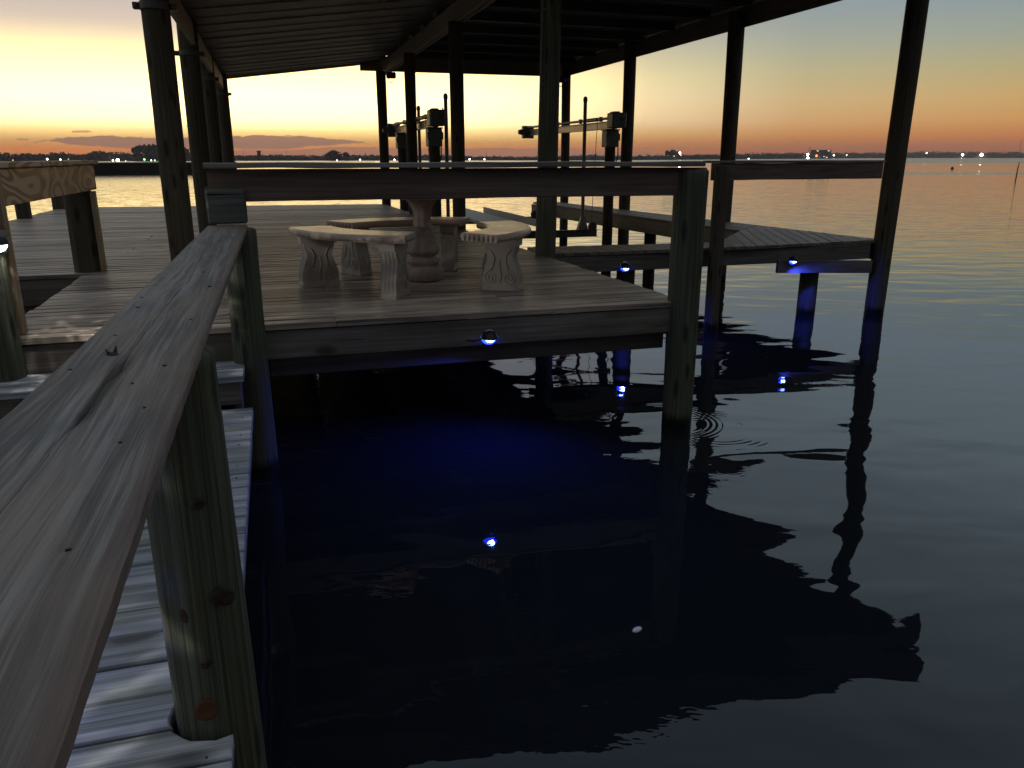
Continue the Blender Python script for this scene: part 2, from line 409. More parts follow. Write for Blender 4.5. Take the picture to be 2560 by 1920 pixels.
M_bunk = plain('white_bunk_boards', (.72, .68, .64), .5, var=.1)
M_black = plain('black_plastic', (.02, .02, .02), .4)
M_white = plain('white_plastic', (.7, .7, .68), .4)
M_rust = plain('rust_stain_metal', (.22, .09, .03), .8, var=.4)
M_nail = plain('dark_nail_iron', (.03, .025, .022), .6)
M_wall = plain('dark_seawall_timber', (.05, .04, .035), .9, var=.4, bump_scale=1.0)
M_bldg = plain('far_building_wall', (.10, .09, .09), .9, var=.2)
M_conc_far = plain('pale_seawall_cap', (.22, .20, .19), .9, var=.2)
def emit(name, col, strength, base=(.3, .3, .3)):
    m, T, b = mat(name); b.inputs['Base Color'].default_value = base + (1,)
    b.inputs['Emission Color'].default_value = col + (1,); b.inputs['Emission Strength'].default_value = strength
    return m
E_core = emit('blue_white_led', (.28, .45, 1.0), 24)
E_rim = emit('blue_led_diffuser', (.01, .03, 1.0), 7, (.02, .02, .1))
E_white = emit('white_led', (.92, .97, 1.0), 14)
E_far = emit('far_white_lamp', (1.0, .95, .86), 9)
E_far_b = emit('far_bright_lamp', (1.0, .97, .92), 24)
E_far_r = emit('far_red_lamp', (1.0, .12, .03), 6)
E_far_g = emit('far_green_lamp', (.30, 1.0, .28), 3)
E_far_y = emit('far_yellow_lamp', (1.0, .80, .42), 1.4)
E_win = emit('lit_far_window', (1.0, .85, .65), 1.6)

# water --------------------------------------------------------------
m_water, T, b = mat('calm_bay_water')
geo = T.new('ShaderNodeNewGeometry'); pos = geo.outputs['Position']
px_, py_, pz_ = T.sep(pos)
sy, cy_ = math.sin(R(16.7)), math.cos(R(16.7))
fw = T.math('ADD', T.math('MULTIPLY', px_, sy), T.math('MULTIPLY', py_, cy_))     # along the shore-normal
sd = T.math('SUBTRACT', T.math('MULTIPLY', px_, cy_), T.math('MULTIPLY', py_, sy))
wc = T.comb(sd, fw, 0.0)
dist = T.vmath('LENGTH', pos)
# slow swell that bends reflections + long-crested streaks + wind ruffles
swell = T.noise(T.vmath('MULTIPLY', wc, (.9, 1.7, 1)), 1.0, 2, .35, .3)
streak = T.noise(T.vmath('MULTIPLY', wc, (.55, 3.0, 1)), 1.0, 3, .5, .5)
ruff = T.noise(T.vmath('MULTIPLY', wc, (2.2, 5.5, 1)), 1.0, 3, .6)
far = T.smooth(dist, 8, 30)
patch = T.noise(T.vmath('MULTIPLY', wc, (.006, .02, 1)), 1.0, 3, .5)
patch2 = T.smooth(T.noise(T.vmath('MULTIPLY', wc, (.35, .6, 1)), 1.0, 2, .5), .42, .66)
band1 = T.smooth(T.math('ADD', fw, T.math('MULTIPLY', patch, 90.0)), 235, 330)
b2 = T.math('MULTIPLY', T.smooth(fw, 92, 97), T.smooth(fw, 114, 108)); b2 = T.math('MULTIPLY', b2, T.smooth(sd, 10, 40))
bl = T.math('MULTIPLY', T.smooth(fw, 50, 62), T.smooth(sd, 0, -16))
rmask = T.math('MAXIMUM', T.math('MAXIMUM', band1, T.math('MULTIPLY', b2, .9)), T.math('MULTIPLY', bl, .55))
# ripple rings round the corner piling
def rings(cx, cy, rin, rout, wl, arc=None):
    d = T.vmath('DISTANCE', pos, (cx, cy, 0.0))
    env = T.math('MULTIPLY', T.smooth(d, rin * .8, rin * 1.1), T.smooth(d, rout * 1.15, rout * .85))
    w = T.math('SINE', T.math('MULTIPLY', T.math('ADD', d, T.math('MULTIPLY', swell, .05)), 2 * PI / wl))
    return T.math('MULTIPLY', w, env)
rg = T.math('ADD', rings(2.84, 5.22, .30, .44, .045), rings(3.10, 4.93, .26, .46, .052))
h = T.math('MULTIPLY', swell, .020)
h = T.math('ADD', h, T.math('MULTIPLY', T.math('MULTIPLY', streak, far), .022))
h = T.math('ADD', h, T.math('MULTIPLY', T.math('MULTIPLY', ruff, T.math('MULTIPLY_ADD', rmask, 1.5, T.math('MULTIPLY', far, .03))), .016))
fine_r = T.noise(T.vmath('MULTIPLY', wc, (9, 16, 1)), 1.0, 2, .5)
h = T.math('ADD', h, T.math('MULTIPLY', fine_r, T.math('MULTIPLY_ADD', patch2, .0009, .0001)))
h = T.math('ADD', h, T.math('MULTIPLY', T.math('MULTIPLY', rg, T.smooth(T.noise(T.vmath('MULTIPLY', wc, (1.6, 2.6, 1)), 1.0, 2, .5), .42, .62)), .0004))
bn = T.new('ShaderNodeBump'); T.put(bn.inputs['Height'], h); bn.inputs['Strength'].default_value = 1.0; bn.inputs['Distance'].default_value = 1.0
T.put(b.inputs['Base Color'], (.010, .013, .016)); b.inputs['IOR'].default_value = 1.47
T.put(b.inputs['Roughness'], T.math('MULTIPLY_ADD', rmask, .20, .015))
T.put(b.inputs['Normal'], bn.outputs[0])

# ================================================================== SETTING
v = []; f = []
rads = [0, 10, 30, 80, 200, 500, 1100, 1900, 2620]; n = 48
v.append((0, 0, 0))
for r in rads[1:]:
    for i in range(n): v.append((r * math.cos(2 * PI * i / n), r * math.sin(2 * PI * i / n), 0))
for i in range(n): f.append((0, 1 + i, 1 + (i + 1) % n))
for k in range(len(rads) - 2):
    for i in range(n): f.append((1 + k * n + i, 1 + (k + 1) * n + i, 1 + (k + 1) * n + (i + 1) % n, 1 + k * n + (i + 1) % n))
tag(mesh_from('water', v, f, m_water), kind='structure')

def wp(px, D, z=0.0):
    """a point at distance D in the direction of picture column px (far things only)"""
    a = R(16.7) + math.atan((px - 1280) / 2031)
    return Vector((D * math.sin(a), D * math.cos(a), z))
# far shore land strip
shore = [(-900, 420), (-200, 440), (300, 460), (900, 480), (1500, 500), (1750, 640), (2000, 1000), (2300, 1900), (2560, 2100), (3300, 2200)]
def shoreD(px):
    for (a, b_), (c, d_) in zip(shore, shore[1:]):
        if px <= c: return b_ + (d_ - b_) * max(0, (px - a)) / (c - a)
    return shore[-1][1]
v = []; f = []
cols = list(range(-900, 3301, 60))
for px in cols:
    D = shoreD(px)
    for k, (dd, z) in enumerate(((0, -.4), (2, .35), (60, .6), (420, .6))): v.append(wp(px, D + dd, z))
for i in range(len(cols) - 1):
    for k in range(3): f.append((i * 4 + k, i * 4 + 4 + k, i * 4 + 5 + k, i * 4 + 1 + k))
M_land = plain('far_shore_ground', (.06, .055, .045), .95, var=.3)
tag(mesh_from('far_shore', v, f, M_land), kind='structure')

# ------------------------------------------------------------------ far trees: leafy clumps
M_leaf = plain('dusky_foliage', (.105, .085, .070), .85, var=.35)
M_trunk = plain('dusky_bark', (.05, .04, .03), .9, var=.3)
def leaf_clump(mb, c, rx, ry, rz, n, s, rnd):
    for _ in range(n):
        th = rnd.uniform(0, 2 * PI); ph = math.acos(rnd.uniform(-.3, 1)); k = rnd.uniform(.55, 1.02) ** .6
        p = Vector((c[0] + rx * k * math.sin(ph) * math.cos(th), c[1] + ry * k * math.sin(ph) * math.sin(th), c[2] + rz * k * math.cos(ph)))
        d1 = Vector((rnd.uniform(-1, 1), rnd.uniform(-1, 1), rnd.uniform(-.7, .7))).normalized(); d2 = d1.orthogonal().normalized()
        a = s * rnd.uniform(.6, 1.3)
        mb.add([p - d1 * a, p - d2 * a * .6, p + d1 * a, p + d2 * a * .6], [(0, 1, 2, 3)])
rt = random.Random(5)
wood_mb = MB()
def skyline(px):   # tree-top height in picture pixels above the shore-water line
    return None
topline = [(-900, 376), (0, 383), (30, 388), (60, 385), (100, 386), (140, 383), (150, 382), (175, 386), (200, 386), (235, 381), (260, 380), (300, 382), (330, 385), (360, 389), (400, 386), (470, 384),
           (500, 389), (560, 391), (600, 389), (700, 386), (760, 389), (850, 387), (930, 387), (1000, 390), (1100, 387), (1200, 391), (1300, 391), (1400, 391), (1480, 386), (1560, 390), (1640, 388), (1700, 386), (1800, 386),
           (1870, 384), (1960, 383), (2060, 382), (2130, 382), (2200, 383), (2300, 381), (2420, 382), (2560, 383), (3300, 380)]
def interp(tab, x):
    for (a, b_), (c, d_) in zip(tab, tab[1:]):
        if x <= c: return b_ + (d_ - b_) * (x - a) / (c - a)
    return tab[-1][1]
px = -700.0
while px < 3100:
    D0 = shoreD(px)
    for layer in range(2):
        D = D0 + 6 + layer * 22 + rt.uniform(-5, 8)
        top = 2.0 + (392.5 - interp(topline, px) + rt.uniform(-2.6, 1.6) - (2 if layer == 0 else 0)) / 2031 * D
        w = (rt.uniform(5, 12)) / 2031 * D
        hgt_ = max(.8, top)
        leaf_clump(wood_mb, wp(px + rt.uniform(-4, 4), D, hgt_ * .35), w, w * .8, hgt_ * .68, 46, .16 * w + .12 * hgt_ * .5, rt)
    px += 6.5
pxs = [-900 + 2.5 * i for i in range(1640)]
rv_ = []; rf_ = []
for i, px in enumerate(pxs):
    D = shoreD(px) + 26
    h0 = 2.0 + (392.5 - interp(topline, px) - 2.0) / 2031 * D
    k_ = .93 + .26 * noise.noise(Vector((px * .06, 3, 1))) + .22 * noise.noise(Vector((px * .35, 7, 2)))
    for dd, zz in ((-16, .2), (-9, .62 * k_ * h0), (0, k_ * h0), (9, .6 * k_ * h0), (18, .1)): rv_.append(wp(px, D + dd + 2 * noise.noise(Vector((px * .2, dd, 0))), max(.1, zz)))
for i in range(len(pxs) - 1):
    for k in range(4): rf_.append((i * 5 + k, i * 5 + 5 + k, i * 5 + 6 + k, i * 5 + 1 + k))
wood_mb.add(rv_, rf_)
tag(wood_mb.build('far_treeline', M_leaf), kind='stuff')
def far_tree(px, top_px, w_px, label, flat=False, D=None, cat='tree'):
    D = D or shoreD(px) - 0 + 12
    H_ = 2.0 + (392.5 - top_px) / 2031 * D; w = w_px / 2031 * D / 2
    p = wp(px, D)
    t_ = thing('pine_tree' if flat else 'spreading_tree', label, cat, p)
    tr = MB(); tr.path([(0, 0, 0), (.05 * w, 0, H_ * .35), (-.04 * w, 0, H_ * .8)], [H_ * .035, H_ * .028, H_ * .012], 7)
    for k in range(5):
        a = k * 1.3; tr.path([(0, 0, H_ * (.35 + .08 * k)), (math.cos(a) * w * .5, math.sin(a) * w * .5, H_ * (.55 + .07 * k))], [H_ * .014, H_ * .006], 5)
    tr.build('trunk', M_trunk, t_)
    cr = MB()
    if flat:
        for k in range(4): leaf_clump(cr, (rt.uniform(-.5, .5) * w, rt.uniform(-.4, .4) * w, H_ * (.80 + .04 * k)), w * .55, w * .5, H_ * .07, 50, w * .10, rt)
    else:
        for k in range(20):
            a = rt.uniform(0, 2 * PI); rr = rt.uniform(0, .62) * w
            leaf_clump(cr, (rr * math.cos(a), rr * math.sin(a), H_ * rt.uniform(.12, .66)), w * .42, w * .42, H_ * .30, 90, w * .09, rt)
    cr.build('crown', M_leaf, t_)
far_tree(410, 364, 130, 'biggest domed tree on the far shore, behind the nearest left roof post')
far_tree(836, 374, 46, 'rounded dark tree clump rising alone above the middle of the far shore')
far_tree(866, 379, 26, 'small ragged tree leaning against the right flank of the round clump')
far_tree(15, 383, 18, 'flat topped pine at the extreme left end of the far shore', True)
far_tree(128, 382, 10, 'thin flat topped pine sticking up above the left tree line', True)
far_tree(237, 379, 14, 'flat topped pine left of the pair above the small white lights', True)
far_tree(262, 380, 18, 'broader flat topped pine above the bright dockside lamp', True)
far_tree(648, 382, 12, 'short bushy tree just right of the last left roof post')

# ------------------------------------------------------------------ far buildings, masts, lights
def building(px0, px1, top, base_px, D, label, extra=None, wins=()):
    p = wp((px0 + px1) / 2, D); a = math.atan2(p.x, p.y)
    t_ = thing('far_building', label, 'building', p, rz=-a)
    w = (px1 - px0) / 2031 * D; z1 = 2 + (392.5 - top) / 2031 * D
    MB().box(-w / 2, w / 2, 0, w * .3, 0, z1, .02).build('wall', M_bldg, t_)
    MB().box(-w / 2 - .3, w / 2 + .3, -.3, w * .3 + .3, z1 + .003, z1 + .5, .02).build('roof', M_bldg, t_)
    for (fx, fz, fw_, mt) in wins:
        MB().box(-w / 2 + w * fx - fw_ / 2, -w / 2 + w * fx + fw_ / 2, -.12, -.01, z1 * fz - .35, z1 * fz + .35, .02).build('window', mt, t_)
    if extra: extra(t_, w, z1)
    return t_
def dome(t_, w, z1):
    MB().lathe([(w * .2, z1 + .5), (w * .17, z1 + 1.2), (w * .1, z1 + 1.7), (.05, z1 + 1.8)], 0, w * .15, 16).build('rooftop_dome', M_bldg, t_)
    MB().box(-w * .45, -w * .3, 1, 3, z1 + .503, z1 + 1.3).build('rooftop_plant', M_bldg, t_)
building(1663, 1700, 381, 398, 620, 'wide dark building with a domed roof, left of the second piling from the right', dome, [(.95, .95, 1.6, E_far), (.2, .5, .8, E_win), (.6, .45, .8, E_win)])
building(2027, 2052, 377.5, 395, 1150, 'tall dark block with a lit upper storey beside the red mast', None, [(.62, .93, 2.4, E_win), (.5, .3, 3.0, E_far_r), (.2, .12, 2, E_win), (.85, .2, 2, E_win)])
building(2054, 2075, 377.5, 395, 1155, 'right half of the dark twin blocks, one bright upper window', None, [(.75, .93, 2.4, E_win), (.3, .25, 1.6, E_win), (.6, .15, 2.0, E_win)])
building(644, 652, 380, 402, 520, 'little square tower above the trees right of the last left roof post', None, [])
def mast(px, top, D, label, arms=True):
    p = wp(px, D); t_ = thing('radio_mast', label, 'mast', p); z1 = 2 + (392.5 - top) / 2031 * D; s = D / 2031
    m = MB()
    for i in range(3): m.tube((.8 * s * math.cos(i * 2.09), .8 * s * math.sin(i * 2.09), 0), (.2 * s * math.cos(i * 2.09), .2 * s * math.sin(i * 2.09), z1), .22 * s, .16 * s, 5)
    m.build('mast_frame', M_steel, t_)
    if arms:
        for k in range(4):
            z = z1 * (.62 + .1 * k); MB().tube((-1.6 * s, 0, z), (1.6 * s, 0, z), .25 * s, n=5).build('crossarm', M_steel, t_)
mast(2022, 369, 1140, 'red lit lattice mast just left of the twin blocks')
mast(2547, 355, 2050, 'tall lattice mast at the far right edge above the tree line')
mast(609, 378, 500, 'first thin chimney stack right of the last left roof post', False)
mast(716, 380, 500, 'hair thin aerial in the gap between two tree clumps', False)
mast(1216, 380, 500, 'hair thin aerial seen just left of the tall centre post', False)
M_lampbody = plain('lamp_column_metal', (.1, .1, .1), .6, metal=.4)
def shore_light(px, py, r_px, m, label, group=None, D=None, dz=0):
    D = D or shoreD(px) - 4; z = 2 + (392.5 - py) / 2031 * D; s = D / 2031
    t_ = thing('shore_light', label, 'light', wp(px, D), group)
    MB().tube((0, .1, 0), (0, .1, max(.3, z)), .12 * s, n=6).build('lamp_pole', M_lampbody, t_)
    mb = MB(); r = r_px * s
    mb.lathe([(r * .05, z - r), (r * .6, z - r * .8), (r, z), (r * .6, z + r * .8), (r * .05, z + r)], 0, 0, 10); mb.build('lamp_globe', m, t_, True)
shore_light(293, 400, 3.2, E_far_b, 'brightest white lamp on the left shore, above the dark seawall')
shore_light(281, 400, 1.8, E_far, 'dimmer white lamp left of the brightest left shore lamp')
shore_light(313, 402, 1.2, E_far, 'tiny white lamp right of the brightest left shore lamp')
shore_light(117, 397, 1.9, E_far, 'white shore lamp above the middle of the new pine rail')
shore_light(150, 398, 1.6, E_far, 'white shore lamp just right of the one above the pine rail middle')
shore_light(170, 397, 1.0, E_far_y, 'weak yellowish shore lamp above the right part of the pine rail')
shore_light(31, 399, 1.1, E_far_y, 'weak shore lamp at the far left above the pine rail')
shore_light(360, 398, 2.2, E_far_g, 'green shore light left of the nearest roof post')
shore_light(386, 400, 1.6, E_far_g, 'green light hard against the left side of the nearest roof post')
shore_light(377, 400, 1.2, E_far, 'small white light between the two green ones')
shore_light(842, 401, 1.6, E_far, 'small white light below the round tree clump')
shore_light(900, 399, 1.6, E_far, 'white shore light left of the thin back roof post')
shore_light(986, 399, 1.8, E_far, 'white shore light between the thin back roof post and the lift drive')
shore_light(1174, 398, 2.0, E_far, 'bright white shore light right of the third roof post')
shore_light(1211, 398, 1.6, E_far, 'right hand of the two white shore lights in the central gap')
for px in (783, 790, 797, 804): shore_light(px, 404, 1.0, E_far, 'faint light in the short row low on the shore left of the round tree', 'faint row of shore lights')
shore_light(1603, 402, 2.0, E_far, 'white quayside light right of the lift motor')
shore_light(1700, 385, 1.6, E_far_b, 'bright lamp on the corner of the domed building', D=610)
shore_light(1703, 389, 1.2, E_far_r, 'small orange lamp under the domed building corner lamp', D=608)
shore_light(1872, 397, 1.6, E_far, 'white quayside light right of the second piling from the right')
shore_light(2019, 387, 2.6, E_far_b, 'upper of the two bright lamps under the red mast')
shore_light(2020, 394, 2.4, E_far_b, 'lower of the two bright lamps under the red mast')
shore_light(2041, 390, 2.6, E_far_r, 'red light in front of the twin blocks')
shore_light(2070, 390, 1.8, E_far_b, 'bright lamp at the right foot of the twin blocks')
shore_light(2084, 389, 1.8, E_far, 'single white lamp right of the twin blocks')
shore_light(2117, 389, 1.8, E_far, 'white lamp halfway between the twin blocks and the outer piling')
shore_light(2315, 384, 1.3, E_far, 'faint lamp right of the outer piling')
shore_light(2406, 388, 2.4, E_far_b, 'left of the two brilliant lamps on the right shore')
shore_light(2453, 388, 3.2, E_far_b, 'most brilliant lamp on the right shore')

# seawall on the left, 108 m out
sw = thing('seawall', 'low dark timber seawall with a pale cap standing in the water on the left', 'seawall')
Dn = 108
nseg = 16
for k in range(nseg):
    a, c = wp(-700 + k * 80.6, Dn), wp(-700 + (k + 1) * 80.6 - .4, Dn)
    d = (c - a).normalized(); nr = Vector((d.y, -d.x, 0)) * -1
    mb = MB(); q = [a - nr * 0, c, c + nr * .5, a + nr * .5]
    z0, z1 = -.5, 1.30
    mb.add([(p.x, p.y, z0) for p in q] + [(p.x, p.y, z1) for p in q], [(0, 1, 5, 4), (1, 2, 6, 5), (2, 3, 7, 6), (3, 0, 4, 7), (4, 5, 6, 7)])
    mb.build('panel', M_wall, sw)
    p = a - nr * .12; MB().tube((p.x, p.y, -.5), (p.x, p.y, 1.28), .10, n=8).build('pile', M_wall, sw)
a, c = wp(-700, Dn - .1), wp(590, Dn - .1); nr = Vector((0, .8, 0))
MB().add([(a.x, a.y, 1.305), (c.x, c.y, 1.305), (c.x + nr.x, c.y + nr.y, 1.305), (a.x + nr.x, a.y + nr.y, 1.305), (a.x, a.y, 1.40), (c.x, c.y, 1.40), (c.x + nr.x, c.y + nr.y, 1.40), (a.x + nr.x, a.y + nr.y, 1.40)],
         [(0, 1, 5, 4), (1, 2, 6, 5), (2, 3, 7, 6), (3, 0, 4, 7), (4, 5, 6, 7)]).build('cap', M_conc_far, sw)

# marker stakes and floats in the bay
def stake(px, top, base, label):
    D = 2.0 / ((base - 392.5) / 2031); z1 = 2 - (top - 392.5) / 2031 * D; p = wp(px, D)
    o = MB().path([(0, 0, -1), (.03, 0, z1 * .5), (.10, 0, z1)], [.06, .05, .04], 6).build('marker_stake', M_trunk, None, True, p)
    tag(o, label, 'stake')
stake(2248, 400, 433, 'thin bent marker stake in the water just right of the outer piling')
stake(2549, 403, 437, 'thin marker stake in the water by the right edge of the view')
o = MB().lathe([(.02, -.2), (.22, -.1), (.26, .1), (.14, .34), (.03, .42)], 0, 0, 10).build('marker_buoy', M_black, None, True, wp(2385, 158))
tag(o, 'tiny dark buoy between the two marker stakes', 'buoy')
Dd = 150; p = wp(942, Dd)
o = MB().lathe([(.66, 0), (.66, .5), (.60, .85), (.42, 1.10), (.2, 1.22), (.02, 1.25)], 0, 0, 18).build('mooring_float', emit('painted_glow_yellow_float', (1.0, .78, .40), .8), None, True, p)  # float is no lamp; emission stands in for yellow light falling on it
tag(o, 'pale yellow glow-painted domed float just above the front rail', 'float')
o = MB().add([(-.45, 0, 0), (0, .1, .15), (.0, -.1, .1), (.45, 0, .05), (0, .35, 0), (.05, -.3, .02)], [(0, 1, 2), (3, 2, 1), (1, 4, 3), (2, 5, 3)]).build('bird', M_black, None, False, wp(1994, 260, 2 + 31.5 / 2031 * 260))
tag(o, 'tiny dark bird in flight left of the red mast', 'bird')

# ================================================================== DOCK
ZD = .97
dock = thing('main_dock', 'large weathered grey plank deck on piles under the roof', 'dock')
polyA = [(-1.66, 5.14), (2.90, 5.13), (2.79, 8.0), (-1.70, 8.0)]
decking(dock, polyA, 0, .143, .016, ZD, M_deck, joints=(.35, 1.6), ragged=.012)
polyB = [(-4.25, 8.003), (2.79, 8.003), (2.45, 18.25), (-4.27, 19.0)]
decking(dock, polyB, 0, .143, .020, ZD, M_deck, joints=(-1.6, .4), ragged=.012)
# rim boards
wavy_board('rim_board', M_fascia, dock, (-.12, 5.165), (2.78, 5.165), .188, .038, ZD - .235, 30, .003, seed=1)
wavy_board('rim_board', M_fascia, dock, (-.10, 5.34), (2.82, 5.34), .20, .038, ZD - .396, 30, .003, seed=2)
wavy_board('rim_board', M_fascia, dock, (-1.62, 5.175), (-.31, 5.175), .188, .038, ZD - .235, 16, .003, seed=3)
wavy_board('rim_board', M_fascia, dock, (-1.62, 5.34), (-.31, 5.34), .20, .038, ZD - .40, 16, .003, seed=31)
wavy_board('rim_board', M_fascia_y, dock, (2.845, 5.25), (2.74, 8.0), .235, .038, ZD - .28, 20, .003, seed=4)
wavy_board('rim_board', M_fascia_y, dock, (2.74, 8.0), (2.41, 18.2), .235, .038, ZD - .28, 20, .003, seed=5)
wavy_board('rim_board', M_fascia, dock, (-4.2, 8.04), (-1.72, 8.04), .235, .038, ZD - .28, 20, .003, seed=6)
wavy_board('rim_board', M_fascia, dock, (-4.2, 8.09), (-1.74, 8.09), .26, .038, ZD - .53, 20, .003, seed=61)
wavy_board('rim_board', M_fascia_y, dock, (-1.64, 5.2), (-1.66, 8.0), .235, .038, ZD - .28, 20, .003, seed=7)
wavy_board('rim_board', M_fascia_y, dock, (-4.21, 8.05), (-4.23, 18.9), .235, .038, ZD - .28, 20, .003, seed=8)
wavy_board('rim_board', M_fascia, dock, (-4.2, 18.95), (2.4, 18.2), .235, .038, ZD - .28, 20, .003, seed=9)
for k, x in enumerate((-3.4, -2.6, -1.2, -.5, .3, 1.1, 1.9)):
    wavy_board('joist', M_fascia_y, dock, (x, 8.08 if x < -1.7 else 5.38), (x, 18.1), .235, .045, ZD - .28, 6, .002, seed=10 + k)
# dock pilings (below the deck) and front row
piling(dock, -.2, 5.06, -1.2, 1.585, .105, .098, M_pile, n=40, seed=3, dz=.05, rough=.006)
piling(dock, 2.882, 5.15, -1.2, 1.915, .105, .122, M_pile, n=40, seed=4, dz=.05, rough=.006, lean=(0, 0))
for k, (x, y) in enumerate(((-1.5, 7.7), (1.3, 8.4), (-3.9, 8.4), (-3.9, 12), (-3.9, 16), (1.0, 12), (1.0, 16), (-1.4, 12.2))):
    piling(dock, x, y, -1.2, ZD - .29, .11, .11, M_pile, n=16, seed=20 + k)
for k, (x, y) in enumerate(((-4.16, 15.75), (-4.2, 18.4), (-4.14, 12.0))):
    piling(dock, x, y, -1.2, 1.86, .12, .12, M_pile_r, n=20, seed=30 + k)

# front rail across the deck edge
fr = thing('front_railing', 'broad brown rail board with grey flat cap across the deck front', 'railing')
wavy_board('rail_cap', M_capx, fr, (-.37, 5.12), (2.93, 5.12), .15, .034, 1.936, 60, .006, up=False, seed=11)
wavy_board('rail_board', M_rail_x, fr, (-.36, 5.145), (2.99, 5.145), .19, .038, 1.738, 50, .004, seed=12)
wavy_board('splice_board', M_rail_x, fr, (-.30, 5.19), (2.76, 5.19), .14, .038, 1.79, 10, .003, seed=13)
# square end block at the joint
blk = thing('rail_end_block', 'dark green squared timber block standing on the end of the near rail cap', 'timber block')
bm = MB(); bm.box(-.376, -.150, 5.06, 5.125, 1.613, 1.815, .012); bm.build('block', M_block, blk)
bm = MB(); bm.box(-.384, -.160, 5.055 + .072, 5.125 + .045, 1.68, 1.83, .012) ; bm.build('backing_block', M_block, blk)

# slip-side dock: platform + catwalk
sd_ = thing('slip_dock', 'newer brown plank catwalk along the right side of the boat slip', 'dock')
polyP = [(2.86, 8.20), (5.2, 8.21), (5.2, 8.76), (2.86, 8.95)]
decking(sd_, [(2.86, 8.22), (5.22, 8.22), (5.34, 8.76), (2.86, 8.92)], 90, .142, .010, ZD, M_deck_y, th=.036)
decking(sd_, [(5.235, 8.22), (7.55, 8.44), (7.30, 10.8), (6.50, 10.1), (5.35, 8.77)], 64, .142, .010, ZD, M_deck_y, th=.036)
decking(sd_, [(6.505, 10.12), (7.295, 10.82), (6.43, 18.6), (5.92, 18.0)], 96, .142, .010, ZD, M_deck_y, th=.036)
wavy_board('rim_board', M_fascia, sd_, (2.86, 8.235), (7.33, 8.40), .188, .038, ZD - .232, 30, .003, seed=15)
wavy_board('rim_board', M_fascia, sd_, (5.90, 8.295), (7.36, 8.36), .16, .038, .625, 12, .003, seed=16, dz=-.07)
M_fasc_new = wood('newer_fascia_wood', (.26, .19, .13), (.42, .32, .23), 'y', grain=26, rough=.6, bump=.3, var=.05, cracks=.2, knots=True)
wavy_board('rim_board', M_fasc_new, sd_, (5.36, 8.83), (6.49, 10.14), .22, .038, ZD - .26, 20, .003, seed=17)
wavy_board('rim_board', M_fasc_new, sd_, (6.47, 10.16), (5.90, 18.0), .22, .038, ZD - .26, 20, .003, seed=18)
wavy_board('rim_board', M_fascia_y, sd_, (7.50, 8.5), (6.40, 18.6), .22, .038, ZD - .26, 20, .003, seed=19)
wavy_board('rim_board', M_fascia, sd_, (2.9, 8.90), (5.33, 8.73), .188, .038, ZD - .232, 20, .003, seed=20)
piling(sd_, 4.93, 8.13, -1.2, 1.90, .082, .086, M_pile_r, n=28, seed=41, dz=.08)
piling(sd_, 6.64, 8.62, -1.2, .62, .125, .115, M_pile_r, n=24, seed=42, dz=.08)
piling(sd_, 3.98, 8.55, -1.2, .74, .11, .11, M_pile_r, n=20, seed=43)
piling(sd_, 6.72, 13.4, -1.2, .73, .11, .11, M_pile_r, n=20, seed=44)
sr = thing('slip_railing', 'dark single board rail with flat cap between the slip post and the outer piling', 'railing')
wavy_board('rail_board', M_rail_x, sr, (4.86, 8.225), (7.30, 8.32), .188, .038, 1.742, 20, .003, seed=21)
wavy_board('rail_cap', M_capx, sr, (4.80, 8.25), (7.32, 8.36), .15, .03, 1.932, 24, .003, up=False, seed=22)
wavy_board('rail_board', M_rail_x, sr, (2.98, 5.20), (4.88, 8.20), .188, .038, 1.742, 20, .003, seed=23) if False else None

# tread and walkway
st = thing('step', 'single weathered two board step between the walkway and the deck', 'step')
decking(st, [(-1.64, 4.70), (-.245, 4.70), (-.245, 5.09), (-1.64, 5.09)], 0, .195, .010, .76, M_walk, th=.036)
wavy_board('riser_board', M_fascia, st, (-1.62, 4.74), (-.27, 4.74), .14, .036, .58, 10, .002, seed=24)
for x in (-1.6, -.29): MB().box(x - .02, x + .02, 4.765, 5.08, .50, .722, .003).build('bracket', M_fascia, st)
ww = tag(thing('walkway', None, None), kind='structure')
rw = random.Random(12)
pc, pr = (-.235, 1.92), .125
def notch(pp, lo, hi):
    """cut a rough round hole for the piling out of the boards that meet it"""
    if hi < pc[1] - pr or lo > pc[1] + pr: return pp
    y0, y1 = lo, hi; out_ = [(-1.62, y0)]
    if lo < pc[1] - pr: out_.append((-.205, y0)); out_.append((-.205, pc[1] - pr + .012))
    ys = [max(y0, pc[1] - pr)] + [y for y in np.linspace(y0, y1, 9)[1:-1] if abs(y - pc[1]) < pr] + [min(y1, pc[1] + pr)]
    for y in ys:
        if abs(y - pc[1]) <= pr: out_.append((pc[0] - .008 - math.sqrt(max(0, pr ** 2 - (y - pc[1]) ** 2)) + rw.uniform(-.006, .004), y))
    if hi > pc[1] + pr: out_.append((-.205, pc[1] + pr - .008)); out_.append((-.205, y1))
    out_.append((-1.62, y1))
    return out_
decking(ww, [(-1.62, -3.011), (-.205, -3.011), (-.205, 4.64), (-1.62, 4.64)], 0, .1575, .011, .58, M_walk, rnd=rw, ragged=0, jit=.005, skip=notch, zj=.002)
wavy_board('stringer', M_fascia_y, ww, (-.245, -3), (-.245, 1.79), .17, .04, .365, 8, .002, seed=25)
wavy_board('stringer', M_fascia_y, ww, (-.245, 2.05), (-.245, 4.6), .17, .04, .365, 8, .002, seed=26)
wavy_board('stringer', M_fascia_y, ww, (-1.58, -3), (-1.58, 4.6), .17, .04, .365, 8, .002, seed=27)

